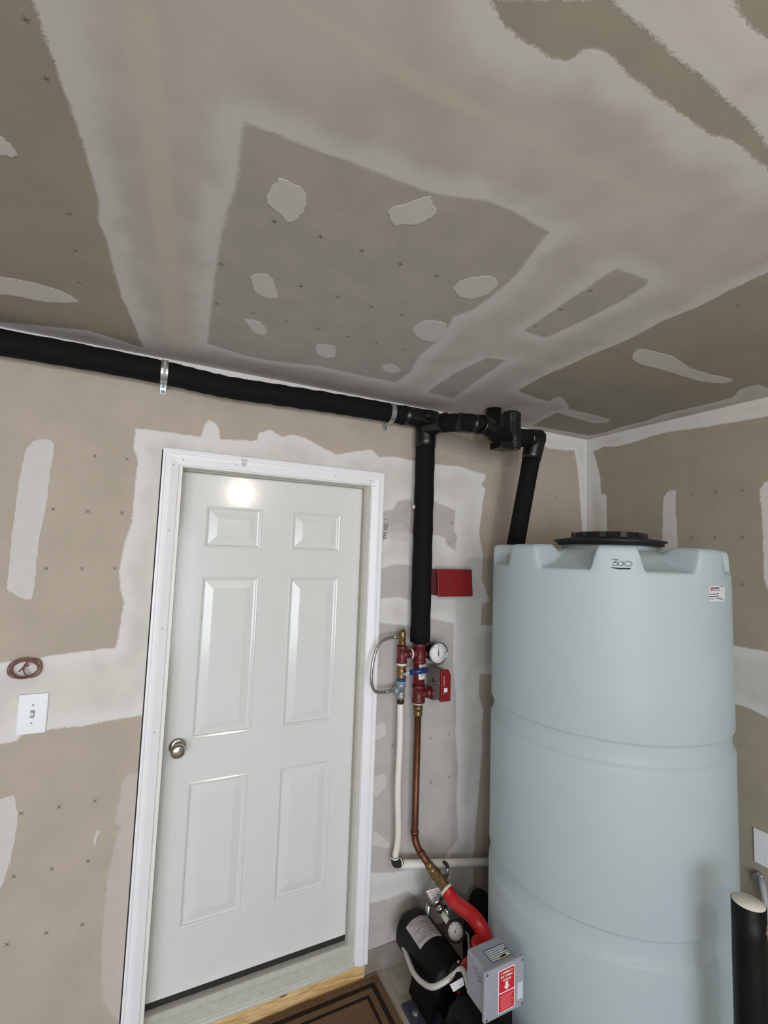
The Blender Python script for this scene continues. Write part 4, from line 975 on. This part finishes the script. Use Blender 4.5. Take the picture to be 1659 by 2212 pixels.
for k in range(7):
    zz = SZm - .008 - k * .0065; tx.box((sx0 + .008 + .003 * (k % 2), CYf - .0014, zz - .0035), (sx1 - .008 - .004 * (k % 3), CYf - .0005, zz))
tx.build('small_print', M_PINK, stk)
MB().box((CXb - .030, CYf - .0006, CZa + .026), (CXb - .006, CYf + .001, CZa + .078)).build('blank_label', mat('clear_label', (196, 198, 206), .4), cv)

# ------------------------------------------------------------------ pressure switch with its small gauge
ps = empty('pressure_switch', (1.23, -.14, .30), 'small grey pressure switch with chrome fittings and a round gauge behind the motor', 'gauge')
nl = V((-.22, -.62, .75)).normalized(); c = V(at(940, 1930, y=-.19))
def onpl(px, py):
    r = V(ray(px, py)); o_ = V(CAM); return o_ + r * ((c - o_).dot(nl) / r.dot(nl))
LQ = [onpl(*q) for q in ((921, 1924), (951, 1915), (961, 1932), (933, 1946))]
ctr = sum(LQ, V()) / 4
MB().prism([ctr + (q - ctr) * 1.22 - nl * .072 for q in LQ], nl, .070).build('switch_housing', M_SGREY, ps, bevel=.006, seg=3)
MB().prism([q - nl * .0025 for q in LQ], nl, .0012).build('switch_label', M_PAPER, ps)
pl = MB(); eu, ev = (LQ[1] - LQ[0]), (LQ[3] - LQ[0])
for k in range(4):
    a_ = LQ[0] + ev * (.18 + .18 * k) + eu * .12
    pl.add([a_ - nl * .0008, a_ + eu * (.55 + .1 * (k % 2)) - nl * .0008, a_ + eu * (.55 + .1 * (k % 2)) + ev * .06 - nl * .0008, a_ + ev * .06 - nl * .0008], [(0, 1, 2, 3)])
pl.build('switch_print', mat('grey_print', (130, 126, 126), .7), ps)
fa = V(at(945, 1950, y=-.215)); fb2 = V(at(957, 1974, y=-.235)); fc2 = V(at(972, 1998, y=-.270)); gd = V((-.35, -.82, .32)).normalized()
gc = V(at(984, 2012, y=-.300)); d1_ = (fb2 - fa)
CH = mat('chrome', (170, 172, 175), .2, metal=1)
MB().lathe(fa - d1_ * .4, d1_, [(.024, 0), (.026, .004), (.026, .016), (.016, .020), (.016, .030), (.020, .032), (.020, .044), (.012, .046), (.012, .058)], 12).build('chrome_union', CH, ps)
MB().tube([fa + V((.03, -.01, -.02)), fa + V((.045, -.02, -.05)), fa + V((.05, -.03, -.09))], .012, 12).build('side_fitting', CH, ps)
MB().tube([fb2 - d1_ * .1, fb2 + (fc2 - fb2) * .5, fc2], .0125, 14).build('plastic_tube', mat('pale_tube', (196, 200, 190), .5), ps)
MB().lathe(gc - gd * .030, gd, [(.0, -.004), (.034, -.004), (.036, 0), (.036, .018)], 30, caps=False).build('gauge_case', mat('cream_case', (206, 204, 184), .45), ps)
gb = MB().lathe(gc - gd * .016, gd, [(.036, 0), (.0395, .002), (.0395, .018), (.032, .020), (.031, .014)], 36, caps=False).build('gauge_bezel', M_DARK, ps)
MB().lathe(gc - gd * .004, gd, [(.033, -.002), (.033, 0), (0, 0)], 32).build('gauge_dial', M_PAPER, ps)
gu = V((0, 0, 1)); gu = (gu - gd * gu.dot(gd)).normalized(); gr = gu.cross(gd).normalized()
if gr.x < 0: gr = -gr
pl = MB(); cc_ = gc - gd * .0034
for i in range(9):
    a = math.radians(225 - i * 270 / 8); u = gr * math.cos(a) + gu * math.sin(a); n_2 = gr * -math.sin(a) + gu * math.cos(a)
    pl.add([cc_ + u * .021 - n_2 * .0008, cc_ + u * .028 - n_2 * .0008, cc_ + u * .028 + n_2 * .0008, cc_ + u * .021 + n_2 * .0008], [(0, 1, 2, 3)])
u = (gu * .9 + gr * .45).normalized(); n_2 = (gr * .9 - gu * .45).normalized()
pl.add([cc_ - u * .008 - n_2 * .002, cc_ + u * .022, cc_ - u * .008 + n_2 * .002], [(0, 1, 2)]); pl.build('dial_marks', M_PRT, ps)
MB().tube([gc + V((.034, .0, -.008)), gc + V((.055, -.01, -.022)), V((1.235, -.40, .275))], [.006, .007, .006], 10).build('petcock', M_ZINC, ps)
MB().tube([ctr + V((.0, .05, -.03)), ctr + V((.0, .06, -.15)), (ctr.x, ctr.y + .06, .0)], .014, 14).build('switch_post', M_ZINC, ps)

# ------------------------------------------------------------------ black tube standing in front of the tank
D_ = 1.75; az_ = math.radians(63.25)
bx, by = CAM[0] + D_ * math.sin(az_), CAM[1] + D_ * math.cos(az_); bz = CAM[2] + D_ * math.tan(math.radians(-28.2)); br_ = .0405
bt = empty('black_tube', (bx, by, 0), 'tall black tube with a cream top standing before the tank at the right edge', 'tube')
M_TUBE = mat('scuffed_black_wrap', (9, 9, 10), .45, scale=9, rgb2=(18, 18, 19), bump=.3, bscale=60, spec=.2)
MB().lathe((bx, by, 0), (0, 0, 1), [(br_, 0)] + [(br_ * (1 + .006 * math.sin(i * 2.1)), bz * i / 12) for i in range(1, 12)] + [(br_, bz), (br_ - .003, bz + .0005)], 36).build('tube_wall', M_TUBE, bt)
MB().lathe((bx, by, bz - .004), (0, 0, 1), [(br_ - .002, 0), (br_ - .002, .0055), (0, .0058)], 36).build('tube_end', mat('cream_board', (216, 214, 202), .7, var=.03), bt)
for k, (a_, zz, s) in enumerate([(-75, bz - .05, .012), (-70, bz - .065, .009), (-62, bz - .16, .010), (-66, bz - .20, .008), (-58, bz - .24, .009)]):
    a = math.radians(a_); c = V((bx + br_ * math.cos(a), by + br_ * math.sin(a), zz)); nrm = V((math.cos(a), math.sin(a), 0)); tg_ = V((-nrm.y, nrm.x, 0))
    MB().prism([c + tg_ * (s * math.cos(t) * random.uniform(.5, 1)) + V((0, 0, s * 1.3 * math.sin(t))) - nrm * .003 for t in [2 * pi * i / 9 for i in range(9)]], nrm, .0042).build('torn_patch', mat('torn_paper', (150, 128, 116), .8, scale=60, rgb2=(110, 96, 90)), bt)

# ------------------------------------------------------------------ ceiling light behind the camera
def ceiling_lamp(lx, ly, watts, label):
    e = empty('ceiling_lamp', (lx, ly, ZC), label, 'lamp', 'ceiling lamps of the garage')
    MB().lathe((lx, ly, ZC), (0, 0, -1), [(.10, 0), (.10, .02), (.06, .035), (.045, .05)], 32).build('lamp_base', M_PLATE, e)
    MB().lathe((lx, ly, ZC - .045), (0, 0, -1), [(.03, 0), (.07, .025), (.085, .06), (.07, .10), (.035, .12), (0, .125)], 32).build('lamp_globe', mat('glowing_globe', (255, 240, 220), .5, emit=6.0), e)
    q = bpy.data.lights.new('lamp_light', 'POINT'); q.energy = watts; q.color = (1.0, .89, .76); q.shadow_soft_size = .035
    qo = bpy.data.objects.new('lamp_light', q); COL.objects.link(qo); qo.location = (lx, ly, ZC - .20); qo.parent = e; qo.matrix_parent_inverse = e.matrix_world.inverted()
ceiling_lamp(.78, -2.62, LAMP_W * .48, 'round white ceiling lamp with glowing globe in front of the door side')
ceiling_lamp(-.55, -3.1, LAMP_W * .60, 'round white ceiling lamp with glowing globe further back in the garage')
